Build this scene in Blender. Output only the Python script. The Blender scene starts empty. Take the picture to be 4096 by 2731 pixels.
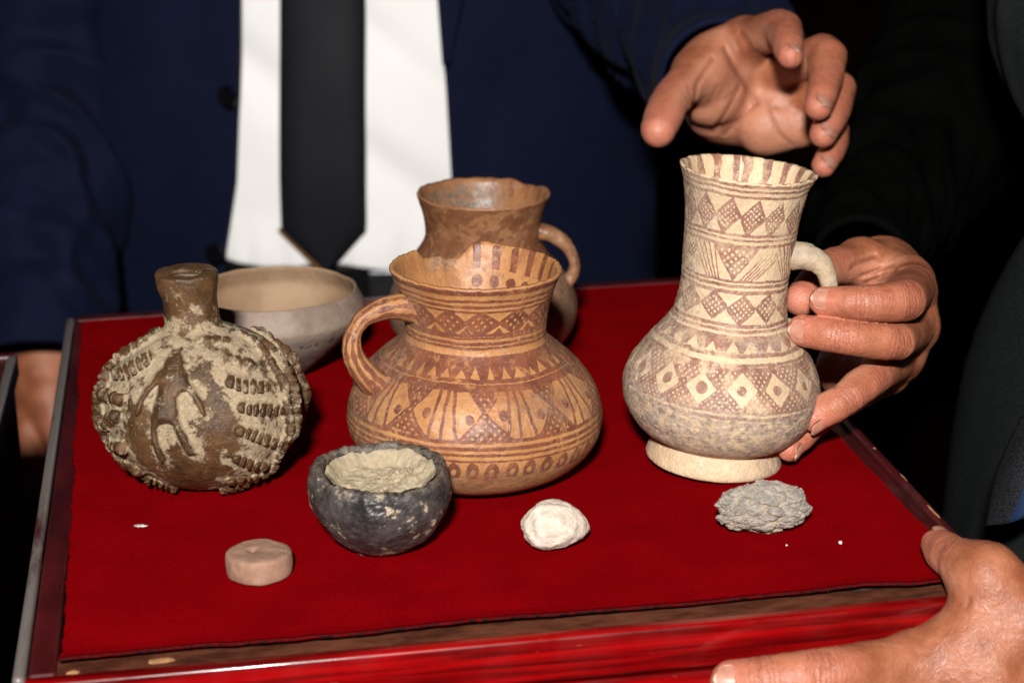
import bpy, math, random
import numpy as np
from mathutils import Vector, Matrix, Euler

# ---------------------------------------------------------------- camera, world, light, exposure
scene = bpy.context.scene
COL = scene.collection
cam_d = bpy.data.cameras.new('camera')
cam = bpy.data.objects.new('camera', cam_d)
COL.objects.link(cam)
PITCH, ROLL = math.radians(17.8), math.radians(1.15)
_fw = Vector((0, math.cos(PITCH), -math.sin(PITCH)))
_up0 = Vector((0, math.sin(PITCH), math.cos(PITCH)))
_rt = Vector((1, 0, 0)) * math.cos(ROLL) - _up0 * math.sin(ROLL)
_up = _up0 * math.cos(ROLL) + Vector((1, 0, 0)) * math.sin(ROLL)
_m = Matrix((_rt, _up, -_fw)).transposed().to_4x4()
_m.translation = Vector((0, 0, 0.301))
cam.matrix_world = _m
cam_d.sensor_width = 36.0
cam_d.lens = 36.0 * 8200 / 4096
cam_d.clip_start = 0.02
cam_d.clip_end = 50
cam_d.dof.use_dof = True
cam_d.dof.focus_distance = 0.785
cam_d.dof.aperture_fstop = 12.0
scene.camera = cam

world = bpy.data.worlds.new('World')
scene.world = world
world.use_nodes = True
world.node_tree.nodes['Background'].inputs[0].default_value = (1.0, 0.86, 0.7, 1)
world.node_tree.nodes['Background'].inputs[1].default_value = 0.003

fl = bpy.data.lights.new('camera_flash', 'AREA')
fl.shape = 'RECTANGLE'; fl.size = 0.085; fl.size_y = 0.05
fl.energy = 40.0
fl.color = (1.0, 0.97, 0.93)
flo = bpy.data.objects.new('camera_flash', fl)
COL.objects.link(flo)
flo.location = (-0.055, -0.42, 0.665)
flo.rotation_euler = (Vector((-0.03, 0.95, 0.05)) - Vector(flo.location)).to_track_quat('-Z', 'Y').to_euler()

scene.view_settings.view_transform = 'Standard'
scene.view_settings.look = 'None'
scene.view_settings.exposure = 0.0
scene.view_settings.gamma = 1.0
scene.view_settings.use_curve_mapping = False

# ---------------------------------------------------------------- object helpers
def link(o, parent=None):
    COL.objects.link(o)
    if parent is not None:
        o.parent = parent
    return o

def tag(o, label=None, cat=None, group=None, kind=None):
    if label: o['label'] = label
    if cat: o['category'] = cat
    if group: o['group'] = group
    if kind: o['kind'] = kind
    return o

def empty(name, label, cat, loc=(0, 0, 0), rot=(0, 0, 0), group=None):
    o = bpy.data.objects.new(name, None)
    o.empty_display_size = 0.02
    o.location = loc; o.rotation_euler = rot
    link(o)
    return tag(o, label, cat, group)

def mesh_obj(name, verts, faces, mat, parent=None, attrs=None, smooth=True):
    """numpy verts (n,3) and quads (m,4) or list of polygons -> one mesh object"""
    verts = np.asarray(verts, dtype=np.float32)
    me = bpy.data.meshes.new(name)
    if isinstance(faces, np.ndarray):
        k = faces.shape[1]
        me.vertices.add(len(verts)); me.vertices.foreach_set('co', verts.ravel())
        me.loops.add(faces.size); me.loops.foreach_set('vertex_index', faces.astype(np.int32).ravel())
        me.polygons.add(len(faces))
        me.polygons.foreach_set('loop_start', np.arange(0, faces.size, k, dtype=np.int32))
        me.update(calc_edges=True)
    else:
        me.from_pydata([tuple(map(float, v)) for v in verts], [], [tuple(int(i) for i in f) for f in faces])
        me.update()
    me.validate()
    if smooth:
        me.polygons.foreach_set('use_smooth', np.ones(len(me.polygons), dtype=bool))
    if attrs:
        for an, av in attrs.items():
            av = np.asarray(av, dtype=np.float32)
            a = me.attributes.new(an, 'FLOAT', 'POINT')
            a.data.foreach_set('value', av.ravel())
    me.materials.append(mat)
    o = bpy.data.objects.new(name, me)
    return link(o, parent)

# ---------------------------------------------------------------- numpy noise
_rng = np.random.RandomState(7)
_perm = np.concatenate([_rng.permutation(256)] * 3)
_grad = _rng.normal(size=(256, 3)); _grad /= np.linalg.norm(_grad, axis=1)[:, None]

def perlin(p):
    p = np.asarray(p, dtype=np.float64)
    i = np.floor(p).astype(np.int64); f = p - i
    i &= 255
    u = f * f * f * (f * (f * 6 - 15) + 10)
    out = 0
    for dx in (0, 1):
        wx = u[..., 0] if dx else 1 - u[..., 0]
        for dy in (0, 1):
            wy = u[..., 1] if dy else 1 - u[..., 1]
            for dz in (0, 1):
                wz = u[..., 2] if dz else 1 - u[..., 2]
                h = _perm[_perm[_perm[i[..., 0] + dx] + i[..., 1] + dy] + i[..., 2] + dz]
                g = _grad[h]
                out = out + wx * wy * wz * (g[..., 0] * (f[..., 0] - dx) + g[..., 1] * (f[..., 1] - dy) + g[..., 2] * (f[..., 2] - dz))
    return out * 1.6

def fbm(p, octaves=4, gain=0.5, lac=2.03):
    a, s, t = 1.0, 0.0, np.asarray(p, dtype=np.float64)
    for o in range(octaves):
        s = s + a * perlin(t + 17.3 * o)
        t = t * lac; a *= gain
    return s

def smoothstep(a, b, x):
    t = np.clip((x - a) / (b - a), 0, 1)
    return t * t * (3 - 2 * t)

def catmull(pts, n):
    """Catmull-Rom through pts, resampled to n points evenly by arc length"""
    P = np.asarray(pts, dtype=np.float64)
    Q = np.vstack([2 * P[0] - P[1], P, 2 * P[-1] - P[-2]])
    t = np.linspace(0, 1, 24, endpoint=False)[:, None]
    seg = []
    for k in range(1, len(Q) - 2):
        a, b, c, d = Q[k - 1], Q[k], Q[k + 1], Q[k + 2]
        seg.append(0.5 * ((2 * b) + (-a + c) * t + (2 * a - 5 * b + 4 * c - d) * t ** 2 + (-a + 3 * b - 3 * c + d) * t ** 3))
    C = np.vstack(seg + [P[-1:]])
    L = np.concatenate([[0], np.cumsum(np.linalg.norm(np.diff(C, axis=0), axis=1))])
    s = np.linspace(0, L[-1], n)
    return np.stack([np.interp(s, L, C[:, j]) for j in range(C.shape[1])], axis=1)

# ---------------------------------------------------------------- turned (lathe) vessels
def lathe_grid(outer, inner, nout, nin, nth):
    """profile lists of (r,h); returns r,h (rows) and side flag, theta (cols). theta=0 faces -Y (viewer)"""
    o = catmull(outer, nout)
    i = catmull(inner, nin)
    prof = np.vstack([o, i])
    side = np.concatenate([np.zeros(nout), np.ones(nin)])
    th = np.linspace(-math.pi, math.pi, nth, endpoint=False)
    return prof[:, 0], prof[:, 1], side, th

def lathe_faces(nr, nth, close_start=False):
    a = np.arange(nr - 1)[:, None] * nth + np.arange(nth)[None, :]
    b = np.arange(nr - 1)[:, None] * nth + (np.arange(nth)[None, :] + 1) % nth
    return np.stack([a, b, b + nth, a + nth], axis=-1).reshape(-1, 4)

def lathe_points(r, h, th):
    X = r[:, None] * np.sin(th)[None, :]
    Y = -r[:, None] * np.cos(th)[None, :]
    Z = np.repeat(h[:, None], len(th), axis=1)
    return np.stack([X, Y, Z], axis=-1)

# ---------------------------------------------------------------- signed distance modelling (surface nets)
def surface_nets(D, lo, vox):
    nx, ny, nz = D.shape
    S = D < 0
    c = [S[dx:nx - 1 + dx, dy:ny - 1 + dy, dz:nz - 1 + dz] for dx in (0, 1) for dy in (0, 1) for dz in (0, 1)]
    cnt = sum(x.astype(np.int8) for x in c)
    act = (cnt > 0) & (cnt < 8)
    I = np.argwhere(act)
    idmap = np.full(act.shape, -1, dtype=np.int64)
    idmap[act] = np.arange(len(I))
    offs = [(dx, dy, dz) for dx in (0, 1) for dy in (0, 1) for dz in (0, 1)]
    val = np.stack([D[I[:, 0] + o[0], I[:, 1] + o[1], I[:, 2] + o[2]] for o in offs], axis=1)
    acc = np.zeros((len(I), 3)); n = np.zeros(len(I))
    for a in range(8):
        for b in range(a + 1, 8):
            oa, ob = np.array(offs[a]), np.array(offs[b])
            if np.abs(oa - ob).sum() != 1: continue
            va, vb = val[:, a], val[:, b]
            m = (va < 0) != (vb < 0)
            t = np.where(m, va / np.where(m, va - vb, 1), 0)
            acc += np.where(m[:, None], oa + t[:, None] * (ob - oa), 0)
            n += m
    V = (I + acc / n[:, None]) * vox + np.asarray(lo)
    F = []
    def quads(sa, sb, cells):
        e = np.argwhere(sa != sb)
        flip = sa[tuple(e.T)]
        q = [idmap[tuple((e + np.array(cc)).T)] for cc in cells]
        q = np.stack(q, axis=1)
        ok = (q >= 0).all(axis=1)
        q = q[ok]; flip = flip[ok]
        q[~flip] = q[~flip][:, ::-1]
        F.append(q)
    quads(S[:-1, 1:-1, 1:-1], S[1:, 1:-1, 1:-1], [(0, 0, 0), (0, 1, 0), (0, 1, 1), (0, 0, 1)])
    quads(S[1:-1, :-1, 1:-1], S[1:-1, 1:, 1:-1], [(0, 0, 0), (0, 0, 1), (1, 0, 1), (1, 0, 0)])
    quads(S[1:-1, 1:-1, :-1], S[1:-1, 1:-1, 1:], [(0, 0, 0), (1, 0, 0), (1, 1, 0), (0, 1, 0)])
    return V, np.vstack(F)

def smin(a, b, k):
    h = np.clip(0.5 + 0.5 * (b - a) / k, 0, 1)
    return b * (1 - h) + a * h - k * h * (1 - h)

def seg_dist(P, a, b):
    a = np.asarray(a, float); b = np.asarray(b, float)
    ab = b - a
    t = np.clip(((P - a) @ ab) / max(ab @ ab, 1e-12), 0, 1)
    d = np.linalg.norm(P - a - t[..., None] * ab, axis=-1)
    return d, t

def poly_dist(P, pts):
    best = None
    for a, b in zip(pts[:-1], pts[1:]):
        d, _ = seg_dist(P, a, b)
        best = d if best is None else np.minimum(best, d)
    return best

class Field:
    """distance grid; primitives touch only their own bounding box"""
    def __init__(self, lo, hi, vox):
        self.lo = np.asarray(lo, float); self.vox = vox
        self.n = np.ceil((np.asarray(hi) - self.lo) / vox).astype(int) + 1
        self.D = np.full(self.n, 1.0, dtype=np.float32)
    def sub(self, lo, hi):
        a = np.clip(np.floor((np.asarray(lo) - self.lo) / self.vox).astype(int), 0, self.n)
        b = np.clip(np.ceil((np.asarray(hi) - self.lo) / self.vox).astype(int) + 1, 0, self.n)
        g = [self.lo[i] + self.vox * np.arange(a[i], b[i]) for i in range(3)]
        P = np.stack(np.meshgrid(*g, indexing='ij'), axis=-1)
        return tuple(slice(a[i], b[i]) for i in range(3)), P
    def mesh(self):
        return surface_nets(self.D, self.lo, self.vox)

# ---------------------------------------------------------------- node helpers
class NT:
    def __init__(self, name):
        self.mat = bpy.data.materials.new(name)
        self.mat.use_nodes = True
        self.nt = self.mat.node_tree
        self.bsdf = self.nt.nodes['Principled BSDF']
        self._tc = None
    def n(self, t, **kw):
        nd = self.nt.nodes.new(t)
        for k, v in kw.items(): setattr(nd, k, v)
        return nd
    def put(self, sock, v):
        if isinstance(v, bpy.types.NodeSocket): self.nt.links.new(v, sock)
        elif isinstance(v, (tuple, list)):
            v = tuple(v)
            if len(v) == 3 and sock.type == 'RGBA': v = v + (1,)
            sock.default_value = v
        else: sock.default_value = v
    def obj(self):
        if self._tc is None: self._tc = self.n('ShaderNodeTexCoord')
        return self._tc.outputs['Object']
    def attr(self, name):
        return self.n('ShaderNodeAttribute', attribute_name=name).outputs['Fac']
    def mapping(self, v, scale=(1, 1, 1), rot=(0, 0, 0), loc=(0, 0, 0)):
        m = self.n('ShaderNodeMapping')
        self.put(m.inputs['Vector'], v); m.inputs['Scale'].default_value = scale
        m.inputs['Rotation'].default_value = rot; m.inputs['Location'].default_value = loc
        return m.outputs[0]
    def noise(self, scale, detail=4, rough=0.55, v=None, dist=0.0, color=False):
        t = self.n('ShaderNodeTexNoise')
        self.put(t.inputs['Vector'], v if v is not None else self.obj())
        t.inputs['Scale'].default_value = scale; t.inputs['Detail'].default_value = detail
        t.inputs['Roughness'].default_value = rough; t.inputs['Distortion'].default_value = dist
        return t.outputs[1 if color else 0]
    def voro(self, scale, v=None, feature='F1', rnd=1.0):
        t = self.n('ShaderNodeTexVoronoi', feature=feature)
        self.put(t.inputs['Vector'], v if v is not None else self.obj())
        t.inputs['Scale'].default_value = scale
        t.inputs['Randomness'].default_value = rnd
        return t.outputs['Distance']
    def math(self, op, a, b=0.0, c=0.0, clamp=False):
        m = self.n('ShaderNodeMath', operation=op, use_clamp=clamp)
        self.put(m.inputs[0], a); self.put(m.inputs[1], b); self.put(m.inputs[2], c)
        return m.outputs[0]
    def ramp(self, x, a, b, lo=0.0, hi=1.0):
        m = self.n('ShaderNodeMapRange', interpolation_type='SMOOTHSTEP', clamp=True)
        self.put(m.inputs[0], x); m.inputs[1].default_value = a; m.inputs[2].default_value = b
        m.inputs[3].default_value = lo; m.inputs[4].default_value = hi
        return m.outputs[0]
    def mix(self, f, a, b, blend='MIX'):
        m = self.n('ShaderNodeMix', data_type='RGBA', blend_type=blend)
        self.put(m.inputs[0], f); self.put(m.inputs[6], a); self.put(m.inputs[7], b)
        return m.outputs[2]
    def bump(self, h, strength=0.3, dist=0.001, normal=None):
        b = self.n('ShaderNodeBump')
        b.inputs['Strength'].default_value = strength; b.inputs['Distance'].default_value = dist
        self.put(b.inputs['Height'], h)
        if normal is not None: self.put(b.inputs['Normal'], normal)
        return b.outputs[0]
    def set(self, **kw):
        names = dict(color='Base Color', rough='Roughness', metal='Metallic', normal='Normal', spec='Specular IOR Level',
                     coat='Coat Weight', coat_rough='Coat Roughness', sheen='Sheen Weight', sheen_rough='Sheen Roughness',
                     sheen_tint='Sheen Tint', sss='Subsurface Weight', sss_scale='Subsurface Scale', sss_rad='Subsurface Radius', trans='Transmission Weight', ior='IOR')
        for k, v in kw.items(): self.put(self.bsdf.inputs[names[k]], v)
        return self.mat
# ---------------------------------------------------------------- vessel data (profile units x unit size -> metres)
# each: unit sizes, position of the base, lean to the right / away (degrees), outer profile (r,h), inner profile (r,h)
JUG = dict(ur=9.0e-5, uh=9.3e-5, pos=(0.0803, 0.7725, 0.0027), lean=(5.8, 0.5),
  outer=[(0,10),(150,6),(262,2),(292,-12),(301,-2),(300,14),(291,45),(281,78),(280,90),(300,101),(345,125),(386,168),(420,226),(435,284),(438,330),(428,379),(402,436),(345,519),(298,580),(265,625),(250,655),(239,724),(236,815),(240,935),(249,1075),(264,1183),(277,1236),(287,1268)],
  inner=[(286,1277),(276,1279),(266,1262),(252,1210),(232,1120),(222,1000),(218,820),(220,720),(232,650),(290,560),(380,440),(410,330),(380,220),(250,130),(0,110)])
JAR = dict(ur=6.98e-5, uh=6.94e-5, pos=(-0.0166, 0.7672, 0.0), lean=(2.2, 0.0),
  outer=[(0,0),(160,0),(300,4),(420,28),(560,92),(655,178),(713,275),(727,370),(712,470),(668,565),(590,662),(505,740),(448,790),(414,825),(398,858),(396,920),(408,1020),(436,1110),(464,1190),(480,1222)],
  inner=[(478,1236),(464,1240),(450,1226),(430,1160),(396,1060),(372,960),(366,870),(384,820),(470,740),(560,650),(640,540),(680,400),(640,240),(500,90),(300,45),(0,40)])
REAR = dict(ur=2.05e-4, uh=1.985e-4, pos=(-0.0142, 0.9130, 0.0), lean=(1.6, 0.0),
  outer=[(0,0),(60,0),(110,8),(165,32),(198,72),(213,115),(212,150),(198,190),(172,228),(148,258),(134,280),(128,300),(129,330),(136,360),(144,384),(149,397)],
  inner=[(148,402),(143,402),(137,394),(128,360),(119,325),(117,300),(124,280),(160,240),(190,190),(200,140),(190,80),(140,30),(0,20)])
BOWL = dict(ur=3.85e-5, uh=3.82e-5, pos=(-0.1079, 0.8930, 0.0), lean=(0.6, 0.0),
  outer=[(0,14),(120,10),(215,0),(262,10),(330,60),(480,180),(660,345),(860,540),(1000,690),(1066,790),(1076,850),(1052,930),(1008,1020),(976,1078),(968,1096)],
  inner=[(952,1102),(936,1092),(940,1060),(975,980),(1008,900),(1012,840),(985,760),(900,630),(700,430),(500,260),(300,150),(0,120)])
CUP = dict(ur=6.4e-5, uh=6.6e-5, pos=(-0.0496, 0.6945, 0.0), lean=(2.0, -2.5),
  outer=[(0,0),(70,0),(130,8),(200,40),(275,100),(338,172),(384,248),(404,318),(402,372),(392,425),(380,458),(368,474)],
  inner=[(354,482),(338,480),(322,466),(310,434),(300,404),(272,364),(200,334),(0,324)])
# ---------------------------------------------------------------- materials
def mat_velvet():
    t = NT('red_velvet')
    n1 = t.noise(38, 5, 0.6); n2 = t.noise(900, 3, 0.6, v=t.mapping(t.obj(), (1, 0.6, 1)))
    n3 = t.noise(7, 2, 0.5)
    f = t.math('ADD', t.ramp(n1, 0.3, 0.75, 0, 0.5), t.ramp(n2, 0.35, 0.7, 0, 0.5))
    c = t.mix(f, (0.130, 0.0004, 0.0016), (0.215, 0.0009, 0.0030))
    c = t.mix(t.ramp(n3, 0.35, 0.7, 0, 0.6), c, (0.155, 0.0008, 0.0016))
    lint = t.ramp(t.noise(2600, 1, 0.5), 0.80, 0.84, 0, 0.35)
    c = t.mix(lint, c, (0.5, 0.12, 0.1))
    return t.set(color=c, rough=0.95, spec=0.0, sheen=0.012, sheen_rough=0.4, sheen_tint=(1, 0.06, 0.07),
                 normal=t.bump(t.math('ADD', n2, t.math('MULTIPLY', n1, 1.2)), 0.35, 0.0006))

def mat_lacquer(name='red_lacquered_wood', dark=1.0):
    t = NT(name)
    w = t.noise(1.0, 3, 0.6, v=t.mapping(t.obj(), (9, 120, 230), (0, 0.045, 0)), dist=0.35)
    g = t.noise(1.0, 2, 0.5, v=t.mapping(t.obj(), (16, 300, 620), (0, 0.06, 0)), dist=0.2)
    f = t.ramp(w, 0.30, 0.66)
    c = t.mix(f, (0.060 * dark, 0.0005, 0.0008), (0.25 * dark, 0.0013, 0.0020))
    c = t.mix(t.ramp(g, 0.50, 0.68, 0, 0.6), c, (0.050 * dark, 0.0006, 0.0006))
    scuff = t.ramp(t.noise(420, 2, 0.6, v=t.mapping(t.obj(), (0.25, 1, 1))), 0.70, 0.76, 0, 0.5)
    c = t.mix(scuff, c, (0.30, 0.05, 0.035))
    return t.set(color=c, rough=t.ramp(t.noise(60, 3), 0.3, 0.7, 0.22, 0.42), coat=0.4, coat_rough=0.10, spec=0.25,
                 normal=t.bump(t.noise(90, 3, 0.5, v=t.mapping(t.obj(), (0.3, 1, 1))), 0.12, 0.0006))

def mat_maroon():
    t = NT('worn_maroon_wood')
    n = t.noise(60, 5, 0.65, v=t.mapping(t.obj(), (1, 0.3, 1)))
    c = t.mix(t.ramp(n, 0.3, 0.7), (0.022, 0.0015, 0.002), (0.065, 0.005, 0.006))
    dust = t.ramp(t.noise(33, 5, 0.7, v=t.mapping(t.obj(), (1, 0.35, 1))), 0.55, 0.75, 0, 0.4)
    c = t.mix(dust, c, (0.085, 0.05, 0.048))
    return t.set(color=c, rough=0.38, coat=0.3, coat_rough=0.3, normal=t.bump(n, 0.25, 0.0006))

def mat_rawledge():
    t = NT('bare_brown_ledge')
    n = t.noise(160, 5, 0.65, v=t.mapping(t.obj(), (0.4, 1, 1)))
    c = t.mix(t.ramp(n, 0.3, 0.7), (0.040, 0.0105, 0.006), (0.115, 0.037, 0.019))
    return t.set(color=c, rough=0.9, spec=0.04, normal=t.bump(n, 0.5, 0.0006))

def mat_plain(name, col, rough=0.6, var=0.25, scale=80, **kw):
    t = NT(name)
    n = t.noise(scale, 4, 0.6)
    c = t.mix(t.ramp(n, 0.3, 0.7), tuple(x * (1 - var) for x in col), tuple(min(1, x * (1 + var)) for x in col))
    return t.set(color=c, rough=rough, normal=t.bump(n, 0.2, 0.0005), **kw)

def mat_painted(name, clay_a, clay_b, paint_a, paint_b, worn=0.5, deposit=0.3, dep_col=(0.36, 0.31, 0.28), wornh=None, rough=(0.4, 0.62), grit=0.35, wash=0.0):
    """slip-painted pottery: 'paint' attribute holds the signed distance (mm) to the brush strokes"""
    t = NT(name)
    base = t.mix(t.ramp(t.noise(45, 5, 0.6), 0.3, 0.7), clay_a, clay_b)
    base = t.mix(t.ramp(t.noise(700, 3, 0.6), 0.56, 0.72, 0, 0.5), base, tuple(x * 0.55 for x in clay_a))
    if wash: base = t.mix(t.math('MULTIPLY', t.ramp(t.noise(55, 5, 0.7, dist=0.6), 0.50, 0.66), wash), base, paint_b)
    wob = t.math('MULTIPLY', t.math('SUBTRACT', t.noise(1100, 4, 0.65), 0.5), 0.75)
    d = t.math('ADD', t.attr('paint'), wob)
    m = t.ramp(d, 0.05, -0.07)
    wear = t.ramp(t.noise(190, 6, 0.72), 0.62 - 0.18 * worn, 0.70 - 0.1 * worn, 0, 0.85)
    big = t.ramp(t.noise(38, 3, 0.5), 0.42, 0.68, 0.25, 1.0)
    m = t.math('MULTIPLY', m, t.math('SUBTRACT', 1.0, t.math('MULTIPLY', wear, big)))
    pc = t.mix(t.ramp(t.noise(120, 5, 0.65), 0.32, 0.68), paint_a, paint_b)
    c = t.mix(m, base, pc)
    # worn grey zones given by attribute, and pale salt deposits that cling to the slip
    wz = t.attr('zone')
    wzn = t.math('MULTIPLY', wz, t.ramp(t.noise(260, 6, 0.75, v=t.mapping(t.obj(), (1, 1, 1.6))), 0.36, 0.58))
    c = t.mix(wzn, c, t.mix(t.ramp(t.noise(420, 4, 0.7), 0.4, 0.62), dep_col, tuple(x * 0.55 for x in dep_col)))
    dep = t.ramp(t.noise(520, 6, 0.78), 0.60 - 0.09 * deposit, 0.70 - 0.08 * deposit, 0, 0.75)
    dep = t.math('MULTIPLY', dep, t.ramp(t.noise(52, 3, 0.55), 0.40, 0.62))
    c = t.mix(dep, c, tuple(min(1, x * 1.5) for x in dep_col))
    speck = t.ramp(t.noise(1900, 1, 0.5), 0.78, 0.82, 0, 0.8)
    c = t.mix(speck, c, (0.62, 0.52, 0.42))
    r = t.ramp(t.noise(150, 4, 0.7), 0.35, 0.65, rough[0], rough[1])
    h = t.math('ADD', t.noise(620, 5, 0.7), t.math('MULTIPLY', m, 0.18))
    return t.set(color=c, rough=r, spec=0.38, normal=t.bump(h, grit, 0.0007))

M_VELVET = mat_velvet(); M_LACQ = mat_lacquer(); M_MAROON = mat_maroon(); M_LEDGE = mat_rawledge()
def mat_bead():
    t = NT('grey_glint_worn_edge')
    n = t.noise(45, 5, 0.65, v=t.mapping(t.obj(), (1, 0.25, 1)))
    c = t.mix(t.ramp(n, 0.36, 0.52), (0.045, 0.009, 0.009), (0.135, 0.115, 0.105))  # flash reflection along the edge and dusty wear, both painted in as grey
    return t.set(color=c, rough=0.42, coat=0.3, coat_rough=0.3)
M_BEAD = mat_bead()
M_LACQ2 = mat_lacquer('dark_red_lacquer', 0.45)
M_BRASS = mat_plain('dull_brass', (0.55, 0.33, 0.08), 0.35, 0.2, 200, metal=0.9)
M_RAWWOOD = mat_plain('chipped_bare_wood', (0.27, 0.125, 0.055), 0.8, 0.4, 300)
M_DARKGAP = mat_plain('blackened_glue_board', (0.020, 0.017, 0.016), 0.85, 0.4, 300)

# ---------------------------------------------------------------- bevelled boxes
import bmesh
def beam(name, lo, hi, mat, parent, bevel=0.0015, seg=3, smooth=False, taper=None):
    bm = bmesh.new()
    bmesh.ops.create_cube(bm, size=1.0)
    for v in bm.verts:
        v.co = Vector([(lo[i] + hi[i]) / 2 + v.co[i] * (hi[i] - lo[i]) for i in range(3)])
    if bevel > 0:
        bmesh.ops.bevel(bm, geom=list(bm.edges), offset=bevel, segments=seg, profile=0.5, affect='EDGES')
    me = bpy.data.meshes.new(name); bm.to_mesh(me); bm.free()
    for p in me.polygons: p.use_smooth = smooth
    me.materials.append(mat)
    return link(bpy.data.objects.new(name, me), parent)

def chip(name, loc, size, mat, parent, seed=0):
    """a small irregular flake"""
    rs = np.random.RandomState(seed)
    n = 9
    a = np.linspace(0, 2 * math.pi, n, endpoint=False)
    rr = 1 + 0.35 * rs.randn(n).clip(-1, 1)
    top = np.stack([np.cos(a) * rr * size[0], np.sin(a) * rr * size[1], np.full(n, size[2])], 1)
    bot = top * np.array([1.15, 1.15, 0]) + 0
    V = np.vstack([top, bot, [[0, 0, size[2] * 1.3]]]) + np.array(loc)
    Fc = [(i, (i + 1) % n, 2 * n) for i in range(n)] + [(n + i, n + (i + 1) % n, (i + 1) % n, i) for i in range(n)] + [tuple(range(2 * n - 1, n - 1, -1))]
    return mesh_obj(name, V, Fc, mat, parent, smooth=False)

YAW = math.radians(8.9)
BOXC = (-0.0313, 0.8174, 0.0)
box = empty('display_box', 'red lacquered wooden box topped with red velvet, carrying the pottery', 'box', BOXC, (0, 0, YAW))
UL, UR, VF, VB = -0.1645, 0.1735, -0.2015, 0.2025
ZT = -0.0008   # rail tops just below the velvet pile
# rails with mitred look: front rail lacquered, sides worn maroon with a rounded outer bead
beam('front_rail', (UL + 0.0025, VF, -0.0185), (UR - 0.0025, VF + 0.0062, ZT - 0.0012), M_LACQ, box, 0.0016, 4, True)
beam('front_ledge', (UL + 0.012, VF + 0.0064, -0.012), (UR - 0.012, VF + 0.019, ZT - 0.0026), M_LEDGE, box, 0.0006)
beam('lower_front_panel', (UL + 0.003, VF + 0.0012, -0.085), (UR - 0.003, VF + 0.02, -0.0200), M_LACQ, box, 0.0012)
for s, u0, u1 in ((-1, UL, UL + 0.0042), (1, UR - 0.0042, UR)):
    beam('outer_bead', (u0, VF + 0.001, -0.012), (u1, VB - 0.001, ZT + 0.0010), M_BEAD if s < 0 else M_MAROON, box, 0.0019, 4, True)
    a, b = (u1 + 0.0003, u1 + 0.0095) if s < 0 else (u0 - 0.0075, u0 - 0.0003)
    beam('side_rail', (a, VF + 0.0066, -0.012), (b, VB - 0.0002, ZT - 0.0012), M_MAROON, box, 0.0012, 3)
    a, b = (UL + 0.002, UL + 0.014) if s < 0 else (UR - 0.014, UR - 0.002)
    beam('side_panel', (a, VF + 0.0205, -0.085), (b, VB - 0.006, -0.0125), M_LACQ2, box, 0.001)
beam('back_rail', (UL + 0.0046, VB + 0.0002, -0.03), (UR - 0.0046, VB + 0.008, ZT - 0.001), M_MAROON, box, 0.0012)
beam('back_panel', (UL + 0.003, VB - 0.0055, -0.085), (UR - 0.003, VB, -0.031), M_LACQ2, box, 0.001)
beam('top_board', (UL + 0.0148, VF + 0.0195, -0.012), (UR - 0.0122, VB - 0.0008, -0.0026), M_DARKGAP, box, 0.0004)
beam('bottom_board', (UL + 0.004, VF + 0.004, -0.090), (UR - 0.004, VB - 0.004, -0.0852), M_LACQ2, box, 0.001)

# velvet: a thin cloth with a ragged cut edge
def velvet():
    n, m = 300, 360
    # corners of the cut cloth (local), slightly askew as it was cut by hand
    FLc, FRc, BRc, BLc = (-0.1490, -0.1885), (0.1632, -0.1868), (0.1600, 0.1945), (-0.1560, 0.1950)
    s = np.linspace(0, 1, n); tt = np.linspace(0, 1, m)
    s = 0.5 - 0.5 * np.cos(np.pi * s) * 0.12 + (s - 0.5) * 0.88 if False else s
    Sg, T = np.meshgrid(s, tt, indexing='ij')
    P = np.zeros((n, m, 2))
    for k in range(2):
        P[..., k] = (FLc[k] * (1 - Sg) + FRc[k] * Sg) * (1 - T) + (BLc[k] * (1 - Sg) + BRc[k] * Sg) * T
    def nz(x, f, o): return perlin(np.stack([x * f, x * 0 + o, x * 0 + 3.3], -1))
    ef = nz(P[..., 0], 26, 1.5) * 0.0022 + nz(P[..., 0], 120, 7.5) * 0.0007 + nz(P[..., 0], 600, 2.5) * 0.0002
    el = nz(P[..., 1], 30, 11.5) * 0.0014 + nz(P[..., 1], 170, 4.5) * 0.0008 + nz(P[..., 1], 700, 8.5) * 0.0003
    er = nz(P[..., 1], 34, 21.5) * 0.0014 + nz(P[..., 1], 150, 14.5) * 0.0006
    P[..., 1] += ef * np.clip(1 - T * 12, 0, 1)
    P[..., 0] += el * np.clip(1 - Sg * 12, 0, 1) + er * np.clip(1 - (1 - Sg) * 12, 0, 1)
    z = 0.00012 * perlin(np.stack([P[..., 0] * 40, P[..., 1] * 40, P[..., 0] * 0], -1)) - 0.00012
    curl = np.clip(1 - T * 60, 0, 1)
    z += curl * 0.0009 * (0.5 + nz(P[..., 0], 20, 5.1))
    top = np.concatenate([P, z[..., None]], -1).reshape(-1, 3)
    a = np.arange(n - 1)[:, None] * m + np.arange(m - 1)[None, :]
    Ft = np.stack([a, a + m, a + m + 1, a + 1], -1).reshape(-1, 4)
    # border skirt and underside
    ring = np.concatenate([np.arange(0, n) * m, (n - 1) * m + np.arange(1, m), np.arange(n - 2, -1, -1) * m + m - 1, np.arange(m - 2, 0, -1)])
    low = top[ring].copy(); low[:, 2] -= 0.0012
    o = len(top); k = len(ring)
    idx = np.arange(k)
    Fs = np.stack([ring, o + idx, o + (idx + 1) % k, ring[(idx + 1) % k]], -1)
    V = np.vstack([top, low])
    ob = mesh_obj('velvet', V, np.vstack([Ft, Fs[:, ::-1]]), M_VELVET, box)
    ob['label'] = 'red velvet cloth with a ragged cut edge'
    return ob, V[ring], box
vel, ring_pts, _ = velvet()
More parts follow.
